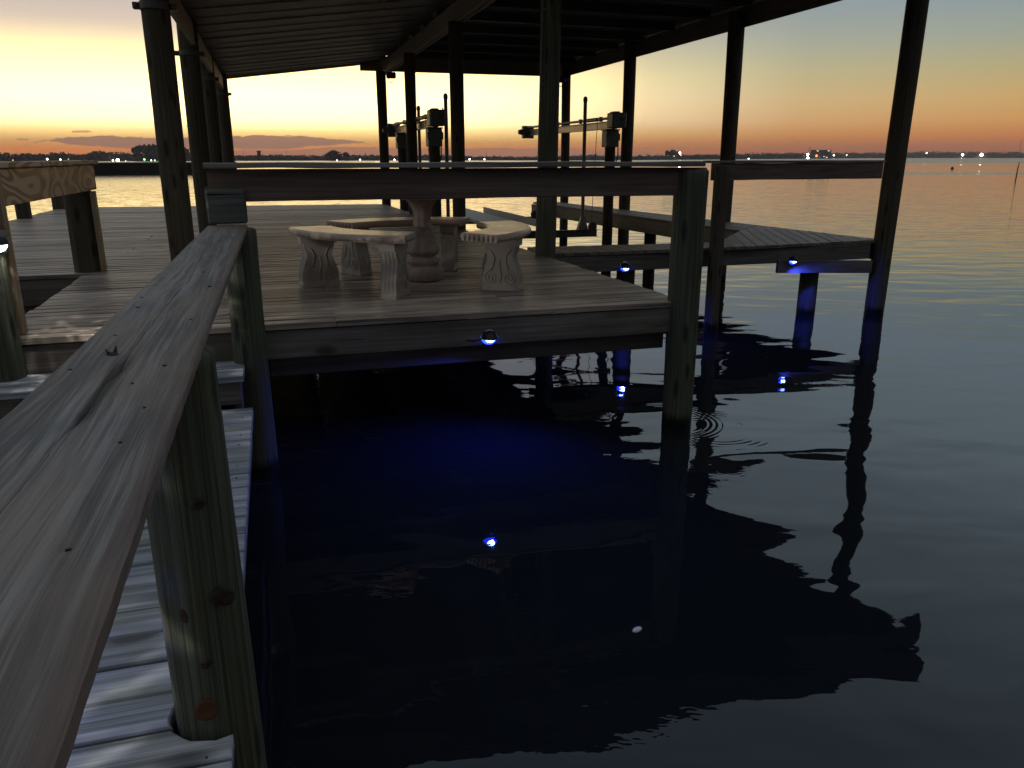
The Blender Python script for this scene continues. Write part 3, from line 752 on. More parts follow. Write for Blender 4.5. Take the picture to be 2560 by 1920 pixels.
# near railing: the big weathered cap plank, modelled with its split, edges and nails
nr_ = thing('near_railing', 'huge weathered grey rail cap on a green round post in the left foreground', 'railing')
crack = [(-.30, -.9), (-.325, .2), (-.337, .98), (-.335, 1.056), (-.330, 1.116), (-.331, 1.244), (-.321, 1.298), (-.317, 1.404), (-.321, 1.531), (-.311, 1.631), (-.316, 1.749), (-.311, 1.861), (-.314, 1.969), (-.310, 2.113), (-.306, 2.476), (-.290, 2.792), (-.298, 3.398), (-.314, 4.23), (-.312, 5.14), (-.31, 5.4)]
def cxv(y):
    for (a, b_), (c, d_) in zip(crack, crack[1:]):
        if y <= d_: return a + (c - a) * (y - b_) / (d_ - b_)
    return crack[-1][0]
nails = [(-.348, 1.776, .006), (-.406, 1.665, .003), (-.233, 1.646, .0035), (-.232, 1.36, .003), (-.242, 1.191, .0035), (-.238, .851, .004), (-.215, 2.682, .005), (-.259, 3.029, .005), (-.224, 2.124, .004), (-.395, 2.517, .004), (-.380, 2.345, .005), (-.376, 1.974, .003), (-.274, 1.523, .003)]
ys = np.concatenate([np.arange(-1.0, 3.0, .0085), np.arange(3.0, 5.147, .02), [5.147]])
offs = [-.0075, -.0045, -.002, 0, .002, .0045, .0075]
V_ = []; F_ = []
nl, nrr = 20, 22
for y in ys:
    y = float(y)
    el = -.448 + .012 * max(0, min(1, (y - .5) / 2)) + .052 * max(0, (y - 1.3) / 4.0) + .003 * noise.noise(Vector((y * 1.3, 3, 0))) + .0016 * noise.noise(Vector((y * 15, 8, 0)))
    er = -.180 + .007 * max(0, y - 2) + .003 * noise.noise(Vector((y * 1.1, 13, 0))) + .0016 * noise.noise(Vector((y * 17, 18, 0)))
    c = cxv(y) + .004 * noise.noise(Vector((y * 9, 0, 4))) + .002 * noise.noise(Vector((y * 40, 0, 7)))
    xs = [el, el + .002, el + .004] + list(np.linspace(el + .0065, c - .010, nl)) + [c + o_ for o_ in offs] + list(np.linspace(c + .010, er - .0065, nrr)) + [er - .004, er - .002, er]
    cw = .45 + .55 * noise.noise(Vector((y * 1.7, 2, 2))); 
    if 2.15 < y < 2.75 or y > 3.6: cw *= .5
    if 1.36 < y < 1.62: cw = .25
    cw = max(.12, cw)
    row = []
    for j, x in enumerate(xs):
        x = float(x)
        z = 1.6 + .0022 * noise.noise(Vector((x * 9, y * 1.3, 1))) + .0011 * noise.noise(Vector((x * 60, y * 2.4, 5))) + .0006 * noise.noise(Vector((x * 170, y * 5, 6)))
        d = abs(x - c); z -= cw * .008 * max(0, 1 - d / (.0022 + .002 * cw)) ** 1.2
        z -= .0022 * math.exp(-(d / .018) ** 2) * (.8 if 1.3 < y < 1.75 else .3)
        for (nx, ny, nrad) in nails:
            q = math.hypot(x - nx, (y - ny) * .6)
            if q < .03: z -= .0035 * math.exp(-(q / (nrad * 1.3)) ** 2)
        if x < c and 2.3 < y < 3.7:
            for yk in (2.72, 3.32): z -= .0040 * math.exp(-((y - yk - (x - el) * .35) / .012) ** 2) * max(0, 1 - ((x - el) / .17) ** 2)
        if x > c and 3.0 < y < 4.4:
            for yk in (3.16, 4.05): z -= .0030 * math.exp(-((y - yk) / .014) ** 2)
        edge = min(x - el, er - x)
        if edge < .006: z -= .0045 * (1 - edge / .006) ** 2
        row.append((x, y, z))
    # down the sides
    row = [(el - .001, y, 1.572)] + [(el - .002, y, 1.5935)] + row + [(er + .002, y, 1.5935)] + [(er + .001, y, 1.572)]
    V_ += row; K = len(row)
for i in range(len(ys) - 1):
    for j in range(K - 1): F_.append((i * K + j, i * K + j + 1, (i + 1) * K + j + 1, (i + 1) * K + j))
    F_.append((i * K + K - 1, i * K, (i + 1) * K, (i + 1) * K + K - 1))
F_.append(tuple(range(K))); F_.append(tuple(range((len(ys) - 1) * K, len(ys) * K))[::-1])
# cap plank material
m_cap, T, b = mat('grey_weathered_cap_plank')
geo = T.new('ShaderNodeNewGeometry'); co = geo.outputs['Position']
cx_, cyy, czz = T.sep(co)
warp = T.noise(T.vmath('MULTIPLY', co, (6, 1.1, 1)), 1, 2, .5)
cw_ = T.comb(T.math('ADD', cx_, T.math('MULTIPLY', warp, .05)), cyy, czz)
g_f = T.noise(T.vmath('MULTIPLY', cw_, (260, 4.5, 60)), 1, 3, .65)
g_m = T.noise(T.vmath('MULTIPLY', cw_, (75, 1.6, 20)), 1, 4, .6)
g_b = T.noise(T.vmath('MULTIPLY', cw_, (16, .7, 4)), 1, 3, .55)
blot = T.noise(T.vmath('MULTIPLY', co, (5, 2.2, 3)), 1, 4, .6)
f_ = T.math('ADD', T.math('MULTIPLY', g_f, .30), T.math('ADD', T.math('MULTIPLY', g_m, .40), T.math('MULTIPLY', g_b, .35)))
cc = T.mix(T.smooth(f_, .42, .64), (.145, .125, .108), (.385, .345, .31))
cc = T.mix(T.math('MULTIPLY', T.smooth(blot, .42, .66), .45), cc, (.34, .245, .185))
cc = T.mix(T.math('MULTIPLY', T.smooth(blot, .45, .30), .45), cc, (.16, .155, .155))
edge_m = T.smooth(T.math('ADD', cx_, T.math('MULTIPLY', g_b, .02)), -.205, -.178)
cc = T.mix(T.math('MULTIPLY', edge_m, .5), cc, (.20, .13, .10))
# dark damp streak beside the split
wx = T.math('ABSOLUTE', T.math('ADD', cx_, .318)); wx = T.math('ADD', wx, T.math('MULTIPLY_ADD', g_b, .05, -.025)); wx = T.math('ADD', wx, T.math('MULTIPLY_ADD', g_m, .03, -.015)); stk = T.math('MULTIPLY', T.smooth(wx, .022, .004), T.math('MULTIPLY', T.smooth(cyy, 1.24, 1.36), T.smooth(cyy, 1.80, 1.62)))
cc = T.mix(T.math('MULTIPLY', stk, .85), cc, (.035, .028, .024))
ck = T.noise(T.vmath('MULTIPLY', cw_, (95, .9, 1)), 1, 2, .5); ckm = T.smooth(ck, .69, .74)
cc = T.mix(T.math('MULTIPLY', ckm, .6), cc, (.06, .05, .045))
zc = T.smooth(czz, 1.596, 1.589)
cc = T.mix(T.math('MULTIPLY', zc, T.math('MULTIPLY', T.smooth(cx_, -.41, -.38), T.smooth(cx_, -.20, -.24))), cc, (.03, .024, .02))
T.put(b.inputs['Base Color'], cc); T.put(b.inputs['Roughness'], T.math('MULTIPLY_ADD', g_m, .25, .60)); b.inputs['Specular IOR Level'].default_value = .16
T.put(b.inputs['Normal'], T.bump(T.math('SUBTRACT', f_, T.math('MULTIPLY', ckm, .5)), .9, .006))
me = bpy.data.meshes.new('rail_cap'); me.from_pydata(V_, [], F_); me.update(); me.materials.append(m_cap)
me.polygons.foreach_set('use_smooth', [True] * len(me.polygons)); me.set_sharp_from_angle(angle=R(38))
o = bpy.data.objects.new('rail_cap', me); COL.objects.link(o); o.parent = nr_
piling(nr_, -.228, 1.92, -1.2, 1.570, .108, .098, M_pile, lean=(-.022, 0), n=72, seed=1, dz=.02, rough=.007, name='post')
piling(nr_, -.235, -1.4, -1.2, 1.570, .108, .106, M_pile, n=24, seed=2, name='post')
for (nx, ny, nrad) in nails[1:]:
    MB().tube((nx, ny, 1.590), (nx + .001, ny + .001, 1.6005), nrad * .8, nrad * (.75 + .5 * abs(math.sin(ny * 37))), 7).build('nail', M_nail, nr_)
# splintered knot sticking up
mb = MB(); mb.path([(-.352, 1.770, 1.595), (-.356, 1.772, 1.604), (-.362, 1.780, 1.611)], [.005, .0045, .001], 6)
mb.path([(-.345, 1.775, 1.594), (-.343, 1.778, 1.606), (-.341, 1.782, 1.617)], [.006, .004, .001], 6)
mb.lathe([(.013, 1.590), (.012, 1.600), (.006, 1.604), (.001, 1.603)], -.348, 1.774, 9)
mb.build('splinter', M_nail, nr_)
mb = MB(); mb.lathe([(.001, 0), (.040, 0.0), (.042, .004), (.030, .007), (.001, .008)], 0, 0, 18)
o = mb.build('rust_patch', M_rust, nr_, True, (-.262, 1.812, .66)); o.rotation_euler = (R(90), 0, R(8)); o.scale = (.7, .75, .4)

M_knot = plain('dark_knot_wood', (.075, .040, .025), .8, var=.5, bump_scale=30)
for kx, kz, kr in ((-.286, .925, .017), (-.190, .965, .026), (-.250, .79, .013), (-.222, 1.22, .014)):
    ky = 1.92 - math.sqrt(max(0, .1075 ** 2 - (kx + .235) ** 2)); ka = math.atan2(kx + .235, 1.92 - ky)
    mb = MB(); mb.lathe([(.001, .0018), (kr * .5, .0016), (kr, .0002), (kr * 1.1, -.004)], 0, 0, 11, lambda th, z, q=kx: 1 + .16 * math.sin(2 * th + q * 50) + .08 * math.sin(5 * th))
    o = mb.build('knot', M_knot, nr_, True, (kx, ky, kz)); o.rotation_euler = (R(90), 0, ka)
for k in range(34):
    yv = .02 + k * .1575 * .96
    if yv > 4.5 or abs(yv - 1.92) < .16: continue
    if k % 3 != 1: MB().tube((-.262 + rw.uniform(-.01, .01), yv + .05, .574), (-.262, yv + .05, .5825), .004, .0045, 6).build('nail', M_nail, ww)
# left walkway railing
lw = thing('left_walkway_railing', 'dark round post with short rail cap end at the left edge of the photo', 'railing')
piling(lw, -1.565, 5.06, -1.2, 1.555, .105, .105, M_pile, n=30, seed=6, dz=.06, name='post')
piling(lw, -1.60, 1.9, -1.2, 1.555, .105, .105, M_pile, n=20, seed=7, name='post')
wavy_board('rail_cap', M_capx.copy() if False else m_cap, lw, (-1.60, -1.0), (-1.60, 5.26), .235, .038, 1.560, 40, .004, up=False, seed=33)
# new pine railing beyond the step
pn = thing('pine_railing', 'new yellow pine handrail with bold cathedral grain on the left', 'railing')
wavy_board('rail_board', M_pine_y, pn, (-1.60, 5.33), (-1.60, 8.42), .225, .038, 1.705, 20, .001, seed=34)
wavy_board('rail_cap', M_pine_y, pn, (-1.62, 5.0), (-1.62, 8.50), .14, .036, 1.935, 20, .001, up=False, seed=35)
mb = MB(); mb.box(-1.575, -1.535, 5.22, 5.36, .972, 1.93, .004); mb.build('post', M_pine_z, pn)
mb = MB(); mb.box(-1.53, -1.492, 5.235, 5.325, .972, 1.93, .004); mb.build('post', M_pine_z, pn)
piling(pn, -1.70, 8.17, .972, 1.93, .115, .115, M_pile_r, n=24, seed=36, name='post')
mb = MB(); mb.box(-1.575, -1.537, 8.05, 8.14, .974, 1.702, .003); mb.build('post', M_pine_z, pn)

# ================================================================== BOATHOUSE
bh = thing('boathouse', 'open boathouse roof carried on tall round timber posts', 'boathouse')
ZR = 3.86
rows = [(-.85, 8.1, .118), (-.86, 11.5, .12), (-.875, 15.0, .12), (-.82, 18.45, .125)]
for k, (x, y, r) in enumerate(rows):
    p = piling(bh, x, y, -1.2, 3.66, r * .95, r * 1.03, M_pile_r, lean=(0, 0), n=26, seed=50 + k, name='post')
    z = 3.27
    mb = MB(); mb.lathe([(r + .004, z - .035), (r + .014, z - .03), (r + .014, z + .03), (r + .004, z + .035)], 0, 0, 22); mb.build('clamp_band', M_steel, p)
    for s in (-1, 1):
        mb = MB(); mb.box(s * (r + .012) - (.0 if s > 0 else .05), s * (r + .012) + (.05 if s > 0 else 0), -.03, .03, z - .028, z + .028, .006); mb.tube((s * (r + .038), -.05, z), (s * (r + .038), .05, z), .014, n=8); mb.build('clamp_ear', M_steel, p)
for k, (x, y, r, lx) in enumerate(((2.775, 8.05, .100, .05), (2.63, 11.5, .096, -.0), (2.575, 15.05, .098, 0), (2.50, 18.3, .102, 0))):
    piling(bh, x, y, -1.2, 3.80 if k else 3.84, r * .95, r * 1.06, M_pile_r if k else M_pile, lean=(lx, 0), n=26, seed=60 + k, name='post')
for k, (x, y, r, lx) in enumerate(((7.535, 8.42, .118, .07), (7.15, 11.65, .118, 0), (6.95, 15.1, .112, 0), (6.93, 18.6, .100, 0))):
    piling(bh, x, y, -1.2, 4.05 if k == 3 else 4.16, r, r * 1.08, M_pile_r, lean=(lx, 0), n=26, seed=70 + k, name='post')
# beams
wavy_board('beam', M_beam_y, bh, (-.80, 6.95), (-.80, 19.2), .26, .05, 3.36, 30, .004, seed=41)
wavy_board('beam', M_beam_y, bh, (2.64, 6.95), (2.64, 18.9), .25, .05, 3.79, 30, .006, seed=42)
wavy_board('beam', M_beam_y, bh, (2.76, 6.95), (2.76, 18.9), .25, .04, 3.81, 30, .006, seed=43)
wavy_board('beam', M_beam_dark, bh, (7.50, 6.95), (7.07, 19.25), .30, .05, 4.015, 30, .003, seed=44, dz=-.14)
# knee braces by the left posts
for k, (x, y, r) in enumerate(rows[:3]):
    mb = MB(); y0 = y + .25
    mb.add([(-.775, y0, 3.10), (-.725, y0, 3.10), (-.725, y0 + .16, 3.06), (-.775, y0 + .16, 3.06), (-.775, y0 + .9, 3.40), (-.725, y0 + .9, 3.40), (-.725, y0 + 1.1, 3.36), (-.775, y0 + 1.1, 3.36)], [(0, 1, 5, 4), (1, 2, 6, 5), (2, 3, 7, 6), (3, 0, 4, 7), (0, 3, 2, 1), (4, 5, 6, 7)]) if False else None
# roof, left slope: lapped boards running along x with raised battens (each its own piece)
def slope(x): return 3.640 + (x + .95) * (4.035 - 3.640) / 3.12
y = 6.98; k = 0
while y < 19.3:
    y1 = min(y + .62, 19.3); x0, x1 = -.95, 2.60
    z0, z1 = slope(x0), slope(x1); e = .004 * (k % 2)
    mb = MB(); mb.add([(x0, y, z0 + e), (x1, y, z1 + e), (x1, y1, z1 + e), (x0, y1, z0 + e), (x0, y, z0 + .03 + e), (x1, y, z1 + .03 + e), (x1, y1, z1 + .03 + e), (x0, y1, z0 + .03 + e)],
        [(0, 3, 2, 1), (4, 5, 6, 7), (0, 1, 5, 4), (1, 2, 6, 5), (2, 3, 7, 6), (3, 0, 4, 7)]); mb.build('roof_panel', M_roof, bh)
    mb = MB(); yy = y1 - .02; mb.add([(x0, yy, z0 - .009), (x1, yy, z1 - .009), (x1, yy + .016, z1 - .009), (x0, yy + .016, z0 - .009), (x0, yy, z0 - .002), (x1, yy, z1 - .002), (x1, yy + .016, z1 - .002), (x0, yy + .016, z0 - .002)],
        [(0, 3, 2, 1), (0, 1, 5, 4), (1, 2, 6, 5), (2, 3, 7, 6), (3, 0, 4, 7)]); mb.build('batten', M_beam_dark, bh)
    y = y1 + .001; k += 1
# right section ceiling, joists and fascias
y = 6.98
while y < 19.3:
    y1 = min(y + 1.2, 19.3)
    zc_ = 4.33 - .0115 * (y - 7)
    MB().box(2.79, 7.55, y + .002, y1 - .002, zc_, zc_ + .025, .002).build('ceiling_panel', M_roof, bh)
    MB().box(2.79, 7.04, y + .5, y + .54, zc_ - .12, zc_ - .002, .002).build('joist', M_roof, bh)
    y = y1
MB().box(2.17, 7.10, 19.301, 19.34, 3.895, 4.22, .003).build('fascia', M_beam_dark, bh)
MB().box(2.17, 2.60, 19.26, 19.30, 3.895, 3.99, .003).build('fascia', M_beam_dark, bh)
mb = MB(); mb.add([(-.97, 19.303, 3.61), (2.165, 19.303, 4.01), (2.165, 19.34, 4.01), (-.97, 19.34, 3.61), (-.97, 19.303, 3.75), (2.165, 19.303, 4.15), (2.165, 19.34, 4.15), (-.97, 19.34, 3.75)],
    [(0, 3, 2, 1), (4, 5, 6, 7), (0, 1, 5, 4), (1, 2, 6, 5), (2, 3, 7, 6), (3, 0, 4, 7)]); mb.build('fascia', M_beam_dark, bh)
MB().box(2.6, 7.6, 6.93, 6.975, 3.86, 4.375, .003).build('fascia', M_roof, bh)
mb = MB(); mb.add([(-1.02, 6.93, 3.60), (2.597, 6.93, 4.0), (2.597, 6.975, 4.0), (-1.02, 6.975, 3.60), (-1.02, 6.93, 4.375), (2.597, 6.93, 4.375), (2.597, 6.975, 4.375), (-1.02, 6.975, 4.375)],
    [(0, 3, 2, 1), (4, 5, 6, 7), (0, 1, 5, 4), (1, 2, 6, 5), (2, 3, 7, 6), (3, 0, 4, 7)]); mb.build('fascia', M_roof, bh)
mb = MB(); mb.add([(-1.1, 6.9, 4.38), (7.65, 6.9, 4.38), (7.2, 19.4, 4.24), (-1.1, 19.4, 4.24), (-1.1, 6.9, 4.41), (7.65, 6.9, 4.41), (7.2, 19.4, 4.27), (-1.1, 19.4, 4.27)], [(0, 3, 2, 1), (4, 5, 6, 7), (0, 1, 5, 4), (1, 2, 6, 5), (2, 3, 7, 6), (3, 0, 4, 7)])
mb.build('roof_deck', M_roof, bh)
# conduit on the nearest middle post
mb = MB(); mb.tube((2.665, 7.98, .97), (2.715, 7.98, 3.8), .013, n=8)
for z in (1.3, 2.0, 2.7, 3.4): mb.box(2.655 + .018 * (z - 1), 2.70 + .018 * (z - 1), 7.965, 7.99, z - .012, z + .012, .002)
tag(mb.build('conduit_pipe', M_steel), 'thin grey conduit strapped to the left side of the tall centre post', 'conduit')
def flood(x, y, z, label, s):
    t_ = thing('floodlight', label, 'floodlight', (x, y, z))
    MB().box(-.10, .10, -.06, .06, -.06, .07, .02).build('housing', M_black, t_)
    mb = MB(); mb.tube((s * -.1, 0, .02), (s * -.22, 0, .08), .02, n=7); mb.build('arm', M_black, t_)
    mb = MB(); mb.path([(-.05, 0, -.06), (-.06, 0, -.12), (-.01, 0, -.15), (.04, 0, -.11)], .008, 5); mb.build('cable', M_black, t_)
flood(2.70, 18.15, 3.70, 'black floodlight with a drooping cable by the back deck post top', 1)
flood(6.74, 18.45, 3.74, 'black floodlight on the left of the far right back post', -1)

# ================================================================== BOAT LIFT
bl_ = thing('boat_lift', 'four post boat lift with aluminium top beams inside the slip', 'boat lift')
for sx, x in ((0, 2.705), (1, 5.93)):
    for j, yy in enumerate((13.6, 17.0)):
        piling(bl_, x, yy, -1.2, 2.45, .095, .095, M_pile_r, n=22, seed=80 + sx * 2 + j, name='post')
        t1 = 'bracket'
        mb = MB(); mb.box(x - .12, x + .12, yy - .12, yy + .12, 2.17, 2.45, .012); mb.box(x - .135, x + .135, yy - .135, yy - .121, 2.28, 2.40, .004); mb.build('bracket', M_alu_box, bl_)
        mb = MB(); mb.box(x - .13, x + .13, yy - .13, yy + .13, 2.452, 2.478, .005)
        mb.build('bearing_plate', M_steel, bl_)
    y0, y1 = 13.42, 17.9 if sx == 0 else 18.3
    # I-beam
    mb = MB(); mb.box(x - .05, x + .05, y0, y1, 2.480, 2.490, .002); mb.box(x - .05, x + .05, y0, y1, 2.605, 2.615, .002); mb.box(x - .006, x + .006, y0, y1, 2.4905, 2.6045, .001)
    mb.build('top_beam', M_alu, bl_)
    mb = MB(); mb.tube((x - .07, y0 - .1, 2.66), (x - .07, y1, 2.66), .024, n=10); mb.build('drive_shaft', M_steel, bl_)
    for yy in (13.9, 14.9, 16.2, 17.2): MB().box(x - .10, x - .04, yy - .03, yy + .03, 2.617, 2.70, .004).build('shaft_bearing', M_steel, bl_)
    # cable drums
    for yy in (14.05, 16.9):
        MB().tube((x - .07, yy, 2.66), (x - .07, yy + .5, 2.66), .036, n=12).build('cable_drum', M_steel, bl_)
        MB().tube((x - .05, yy + .05, 2.64), (x - .12 if sx else x + .12, yy + .05, .72), .006, n=5).build('lift_cable', M_steel, bl_)
    # motor drive at the front
    mb = MB(); mb.box(x - .135, x + .135, 13.22, 13.48, 2.49, 2.745, .018); mb.box(x - .115, x + .01, 13.205, 13.219, 2.50, 2.73, .004); mb.box(x - .09, x + .02, 13.25, 13.45, 2.746, 2.765, .006); mb.tube((x + .1, 13.3, 2.745), (x + .1, 13.3, 2.775), .012, n=6)
    dr = mb.build('drive_housing', M_alu_box, bl_)
    mb = MB(); mb.tube((x + .05, 13.215, 2.64), (x + .05, 13.185, 2.64), .034, n=14); mb.build('gear_cap', M_steel, dr)
    mb = MB(); mb.path([(x + .09, 13.45, 2.17), (x + .08, 13.42, 2.0), (x + .04, 13.47, 1.85), (x + .02, 13.48, 1.2)], .011, 6); mb.build('power_cable', M_black, bl_)
    # rear end gear
    mb = MB(); mb.box(x - .16, x + .10, y1 + .002, y1 + .14, 2.42, 2.70, .01); mb.tube((x - .17, y1 + .07, 2.56), (x - .26, y1 + .07, 2.56), .07, .05, 10); mb.build('end_drive', M_alu_box, bl_)
for yy in (13.6, 17.0):
    mb = MB(); mb.box(2.86, 5.72, yy - .05, yy + .05, .585, .597, .002); mb.box(2.86, 5.72, yy - .05, yy + .05, .703, .715, .002); mb.box(2.86, 5.72, yy - .006, yy + .006, .5975, .7025, .001)
    mb.build('cradle_beam', M_steel, bl_)
    for x in (2.93, 5.60):
        mb = MB(); mb.tube((x, yy - .09, .77), (x, yy - .06, .77), .085, n=16); mb.tube((x, yy + .0, .77), (x, yy - .06, .77), .05, n=12); mb.build('pulley', M_steel, bl_)
    for x in (2.92 if yy < 15 else 3.07, 5.43 if yy < 15 else 5.78):
        p = MB().tube((x, yy, .80), (x, yy, 2.97), .032, n=12).build('guide_post', M_pvc, bl_)
        MB().lathe([(.038, 2.93), (.040, 2.97), (.036, 3.0), (.02, 3.02), (.002, 3.025)], x, yy, 12).build('guide_cap', M_pvc, p)
        mb = MB(); mb.add([(x - .10, yy - .05, .718), (x + .10, yy - .05, .718), (x + .10, yy + .05, .718), (x - .10, yy + .05, .718), (x - .033, yy - .033, .95), (x + .033, yy - .033, .95), (x + .033, yy + .033, .95), (x - .033, yy + .033, .95)],
            [(0, 3, 2, 1), (0, 1, 5, 4), (1, 2, 6, 5), (2, 3, 7, 6), (3, 0, 4, 7)]); mb.build('guide_foot', M_pvc, p)
for x, s in ((3.93, 1), (4.62, -1)):
    mb = MB(); mb.add([(x - .10, 13.2, .74), (x + .10, 13.2, .80), (x + .10, 17.3, .80), (x - .10, 17.3, .74), (x - .10, 13.2, .80), (x + .10, 13.2, .93), (x + .10, 17.3, .93), (x - .10, 17.3, .80)] if s > 0 else
        [(x - .10, 13.2, .80), (x + .10, 13.2, .74), (x + .10, 17.3, .74), (x - .10, 17.3, .80), (x - .10, 13.2, .93), (x + .10, 13.2, .80), (x + .10, 17.3, .80), (x - .10, 17.3, .93)],
        [(0, 3, 2, 1), (4, 5, 6, 7), (0, 1, 5, 4), (1, 2, 6, 5), (2, 3, 7, 6), (3, 0, 4, 7)]); mb.build('bunk', M_bunk, bl_)
    for yy in (13.6, 17.0): MB().box(x - .06, x + .06, yy - .04, yy + .04, .716, .775, .004).build('bunk_bracket', M_steel, bl_)

# ================================================================== TABLE AND BENCHES
TC = (1.215, 6.72)
tb = thing('pedestal_table', 'round concrete pedestal table standing inside the ring of benches', 'table', (TC[0], TC[1], ZD))
prof = [(.150, .002), (.166, .02), (.168, .085), (.158, .115), (.128, .125), (.124, .135), (.138, .15), (.142, .168), (.134, .185), (.108, .195), (.104, .21), (.120, .225), (.143, .245), (.143, .262), (.130, .30), (.112, .36), (.090, .43), (.076, .50), (.074, .55), (.082, .60), (.105, .65), (.140, .685), (.150, .70)]
def flute(th, z):
    if .225 < z < .62: return 1 - .10 * (1 - abs(math.cos(th * 4))) ** 1 
    if z < .12: return 1 + .045 * (abs(math.cos(2 * th)) ** 3)
    return 1
MB().lathe(prof, 0, 0, 64, flute).build('pedestal', M_conc_red, tb, True)
MB().lathe([(.40, .702), (.455, .71), (.47, .735), (.462, .76), (.44, .77), (.01, .772)], 0, 0, 56).build('tabletop', M_conc_top, tb)
R_IN, R_OUT = .92, 1.28
def bench_leg(parent, ang, OX, OY):
    rc = 1.09
    o = thing('x', None, None)
    bpy.data.objects.remove(o)
    ph = [(0, .155), (.028, .158), (.034, .148), (.07, .152), (.11, .150), (.15, .138), (.19, .126), (.225, .110), (.25, .104), (.275, .108), (.30, .120), (.325, .126), (.338, .122), (.342, .148), (.395, .150), (.398, .140), (.400, .140)]
    th = .062; v = []; f = []
    NJ = 13
    def ridge(j): return .006 * abs(math.sin(j / (NJ - 1) * PI * 4))
    for z, w in ph:
        ring = []
        fl = 1 if .04 < z < .335 else 0
        for j in range(NJ): ring.append((w - ridge(j) * fl, -th + 2 * th * j / (NJ - 1)))
        for j in range(NJ): ring.append((-(w - ridge(j) * fl), th - 2 * th * j / (NJ - 1)))
        v += [(a, b_, z) for a, b_ in ring]
    m = 2 * NJ
    for k in range(len(ph) - 1):
        for j in range(m): f.append((k * m + j, k * m + (j + 1) % m, (k + 1) * m + (j + 1) % m, (k + 1) * m + j))
    f += [tuple(range(m - 1, -1, -1)), tuple(range((len(ph) - 1) * m, len(ph) * m))]
    leg = mesh_from('leg', v, f, M_conc, parent, loc=(rc * math.cos(ang) - OX, rc * math.sin(ang) - OY, .002)); leg.scale = (1, 1, 1.045); leg.rotation_euler = (0, 0, ang)
    for s in (-1, 1):                                   # carved scrolls on both faces
        mb = MB()
        for cx0, sg in ((-.075, 1), (.075, -1)):
            pts = []
            for i in range(40):
                tt = i / 39; a = sg * (tt * 4.2 * PI) + PI / 2; r = .052 * (1 - tt) + .004
                pts.append((cx0 + r * math.cos(a), s * (th + .002), .10 + r * math.sin(a)))
            mb.path(pts, .0055, 5)
            mb.path([(cx0 - sg * .0 + sg * .052 * 0, s * (th + .002), .152), (cx0 * .75, s * (th + .002), .20), (cx0 * .60, s * (th + .002), .25), (cx0 * .85, s * (th + .002), .29), (cx0 * 1.25, s * (th + .002), .315)], [.0055, .007, .007, .007, .004], 5)
        mb.path([(0, s * (th + .002), .06), (.008, s * (th + .002), .12), (-.006, s * (th + .002), .18), (0, s * (th + .002), .24)], [.004, .008, .007, .004], 5)
        mb.build('carved_scroll', M_conc, leg, True)
def bench(ctr, a0, a1, legs, label):
    am = R((a0 + a1) / 2); OX, OY = 1.1 * math.cos(am), 1.1 * math.sin(am)
    t_ = thing('curved_bench', label, 'bench', (ctr[0] + OX, ctr[1] + OY, ZD), 'curved concrete benches round the table')
    na = 40; zt = .480; v = []; f = []
    prof = [(R_IN + .035, .420), (R_IN + .012, .423), (R_IN, .443), (R_IN + .003, .466), (R_IN + .014, zt), (R_OUT - .014, zt), (R_OUT - .003, .466), (R_OUT, .443), (R_OUT - .012, .423), (R_OUT - .035, .420)]
    m = len(prof)
    for i in range(na + 1):
        a = R(a0 + (a1 - a0) * i / na)
        for r, z in prof: v.append((r * math.cos(a) - OX, r * math.sin(a) - OY, z))
    for i in range(na):
        for j in range(m): f.append((i * m + j, i * m + (j + 1) % m, (i + 1) * m + (j + 1) % m, (i + 1) * m + j))
    f += [tuple(range(m - 1, -1, -1)), tuple(range(na * m, na * m + m))]
    f = [q[::-1] for q in f]
    seat = mesh_from('seat', v, f, M_conc_top, t_)
    # egg moulding beads round the rim, one joined trim piece
    mb = MB(); rr = R_OUT
    n_b = int((a1 - a0) / 3.2)
    for i in range(n_b):
        a = R(a0 + (i + .5) * (a1 - a0) / n_b)
        c = Vector((rr * math.cos(a) - OX, rr * math.sin(a) - OY, .446)); tdir = Vector((-math.sin(a), math.cos(a), 0)); ndir = Vector((math.cos(a), math.sin(a), 0)); up = Vector((0, 0, 1))
        pts = [c + tdir * (.026 * math.cos(k * PI / 4)) + up * (.016 * math.sin(k * PI / 4)) - ndir * .003 for k in range(8)]
        mid = [c + tdir * (.015 * math.cos(k * PI / 4)) + up * (.009 * math.sin(k * PI / 4)) + ndir * .004 for k in range(8)]
        mb.add(pts + mid, [(k, (k + 1) % 8, 8 + (k + 1) % 8, 8 + k) for k in range(8)] + [tuple(range(8, 16))])
    for aa, sg in ((a0, -1), (a1, 1)):
        a = R(aa)
        for i in range(7):
            r = R_IN + .045 + i * .045
            c = Vector((r * math.cos(a) - OX, r * math.sin(a) - OY, .448)); tdir = Vector((-math.sin(a), math.cos(a), 0)) * sg; nd = Vector((math.cos(a), math.sin(a), 0))
            mb.path([c + nd * .0 + Vector((0, 0, -.024)) + tdir * .0, c + tdir * .010, c + Vector((0, 0, .024)) + tdir * .0], [.005, .008, .005], 6)
    tag(mb.build('rim_moulding', M_conc, t_, True), kind='stuff')
    for l in legs: bench_leg(t_, R(l), OX, OY)
    return t_
bench((1.38, 6.90), 187, 248, (194, 241), 'curved concrete bench nearest the left, its top glowing orange, fluted front leg')
bench((1.20, 6.28), 62, 126, (118, 70), 'curved concrete bench behind the table, mostly hidden by the others')
bench((.81, 6.61), -54, 12, (-33, 4), 'curved concrete bench right of the table with carved scroll legs')

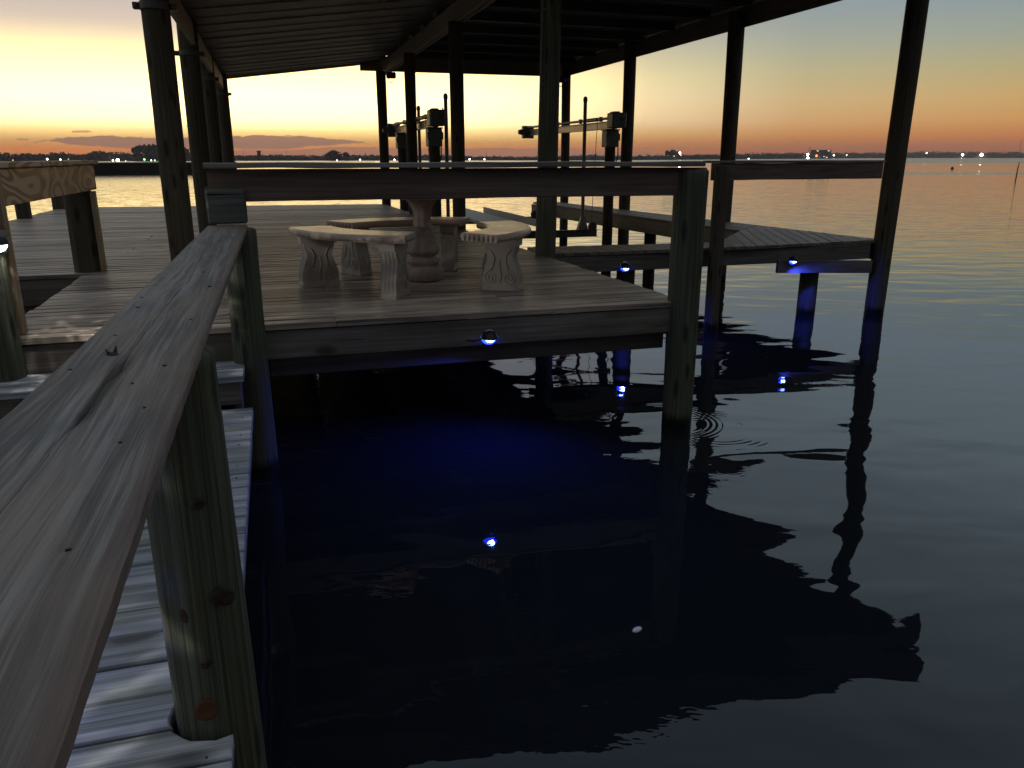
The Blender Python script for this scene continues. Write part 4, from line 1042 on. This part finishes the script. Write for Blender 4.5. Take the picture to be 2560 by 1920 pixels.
# ================================================================== LAMPS
def dock_light(x, y, z, facing, label, blue=True, power=8.0, aim=None, cable=True, spot=True, facets=0):
    """half-dome deck light: dark hood above, lit lens below; its own lamp sits at the lens. facing = angle of the wall normal"""
    t_ = thing('dock_light', label, 'light', (x, y, z), rz=facing + PI / 2)          # local -Y is outwards
    core, rim = (E_core, E_rim) if blue else (E_white, E_white)
    def quarter(z_sign, r, depth, zoff=0.0, sq=1.0):
        v = []; f = []; na, nb = 14, 6
        for i in range(na + 1):
            a = PI * i / na                                 # along x
            for j in range(nb + 1):
                b_ = (PI / 2) * j / nb
                v.append((r * math.cos(a) * 1.0, -depth * math.sin(a) * math.cos(b_), zoff + z_sign * r * sq * math.sin(a) * math.sin(b_)))
        for i in range(na):
            for j in range(nb): f.append((i * (nb + 1) + j, i * (nb + 1) + j + 1, (i + 1) * (nb + 1) + j + 1, (i + 1) * (nb + 1) + j))
        return v, f
    MB().add(*quarter(1, .056, .080, .001)).build('hood', M_black, t_, True)
    MB().box(-.046, .046, -.002, .003, -.046, .046, .001).build('back_plate', M_black, t_)
    MB().add(*quarter(-1, .052, .040, -.001, .80)).build('lens', rim, t_, True)
    MB().add(*quarter(-1, .043, .047, -.0015, .72)).build('led', core, t_, True)
    if cable: MB().path([(-.046, -.003, -.004), (-.10, -.004, -.008), (-.16, -.003, -.004)], .004, 5).build('wire', E_rim if blue and False else M_black, t_)
    if spot:
        ld = bpy.data.lights.new('dock_light_bulb', 'SPOT'); ld.energy = power; ld.color = (.03, .06, 1.0) if blue else (.94, .95, .96)
        ld.spot_size = R(152 if blue else 172); ld.spot_blend = .55 if blue else .9; ld.shadow_soft_size = .015
        lo = bpy.data.objects.new('dock_light_bulb', ld); COL.objects.link(lo); lo.parent = t_; lo.location = (0, -.066, -.026)
        if facets:      # a faceted lens throws a patchy beam
            ld.use_nodes = True; L = NT(ld.node_tree); em = [n for n in L.n if n.type == 'EMISSION'][0]
            nrm = L.new('ShaderNodeTexCoord').outputs['Normal']
            q_ = L.smooth(L.noise(nrm, facets, 2, .6, .6), .50, .68)
            L.put(em.inputs['Strength'], L.math('MULTIPLY_ADD', q_, 2.6, .25))
        d = Vector(aim or (0, -.35, -.9)).normalized(); lo.rotation_euler = d.to_track_quat('-Z', 'Y').to_euler()
FRONT = -PI / 2
dock_light(1.375, 5.144, .783, FRONT, 'blue dome light glowing on the front edge of the deck', power=30, aim=(-.3, -.38, -.88))
dock_light(3.832, 8.245, .775, FRONT, 'blue dome light low on the slip dock edge just right of the deck', power=34)
dock_light(6.07, 8.228, .775, FRONT, 'blue dome light near the outer end of the slip dock', power=30, aim=(.38, -.3, -.8))
dock_light(6.05, 17.3, .74, PI * .97, 'blue dome light under the catwalk near the back right post', power=30, aim=(-.3, -.6, -.5))
dock_light(-1.475, 4.985, 1.535, R(-48), 'white dome light on the post at the left edge', blue=False, power=9, cable=False, aim=(.80, -.30, -.42), facets=7)
dock_light(-1.485, 1.86, 1.45, R(-20), 'white dome light on the left walkway post beside the camera', blue=False, power=9.0, cable=False, facets=6)
dock_light(-1.485, 1.93, 1.10, R(10), 'blue dome light below the white one on the left walkway post', power=3.2, cable=False, aim=(0, -.8, -.55), facets=11)
# pale scrap adrift
mb = MB(); mb.lathe([(.001, -.004), (.018, -.003), (.024, .002), (.016, .007), (.001, .009)], 0, 0, 12)
o = mb.build('floating_scrap', M_white, None, True, (1.389, 2.711, 0)); o.scale = (1.2, .7, 1); o.rotation_euler = (0, 0, .5)
tag(o, 'small pale scrap floating alone on the dark water in the foreground', 'debris')

# ------------------------------------------------------------------ evening haze over the bay
hz = bpy.data.materials.new('bay_haze'); hz.use_nodes = True; H = NT(hz.node_tree); H.n.clear()
pv = H.new('ShaderNodeVolumePrincipled'); pv.inputs['Color'].default_value = (.95, .86, .80, 1); pv.inputs['Density'].default_value = .00024; pv.inputs['Anisotropy'].default_value = .3
ho = H.new('ShaderNodeOutputMaterial'); H.l.new(pv.outputs[0], ho.inputs['Volume'])
mb = MB(); mb.box(-2660, 2660, -2660, 2660, -2.4, 46, 0)
tag(mb.build('haze', hz), kind='stuff')
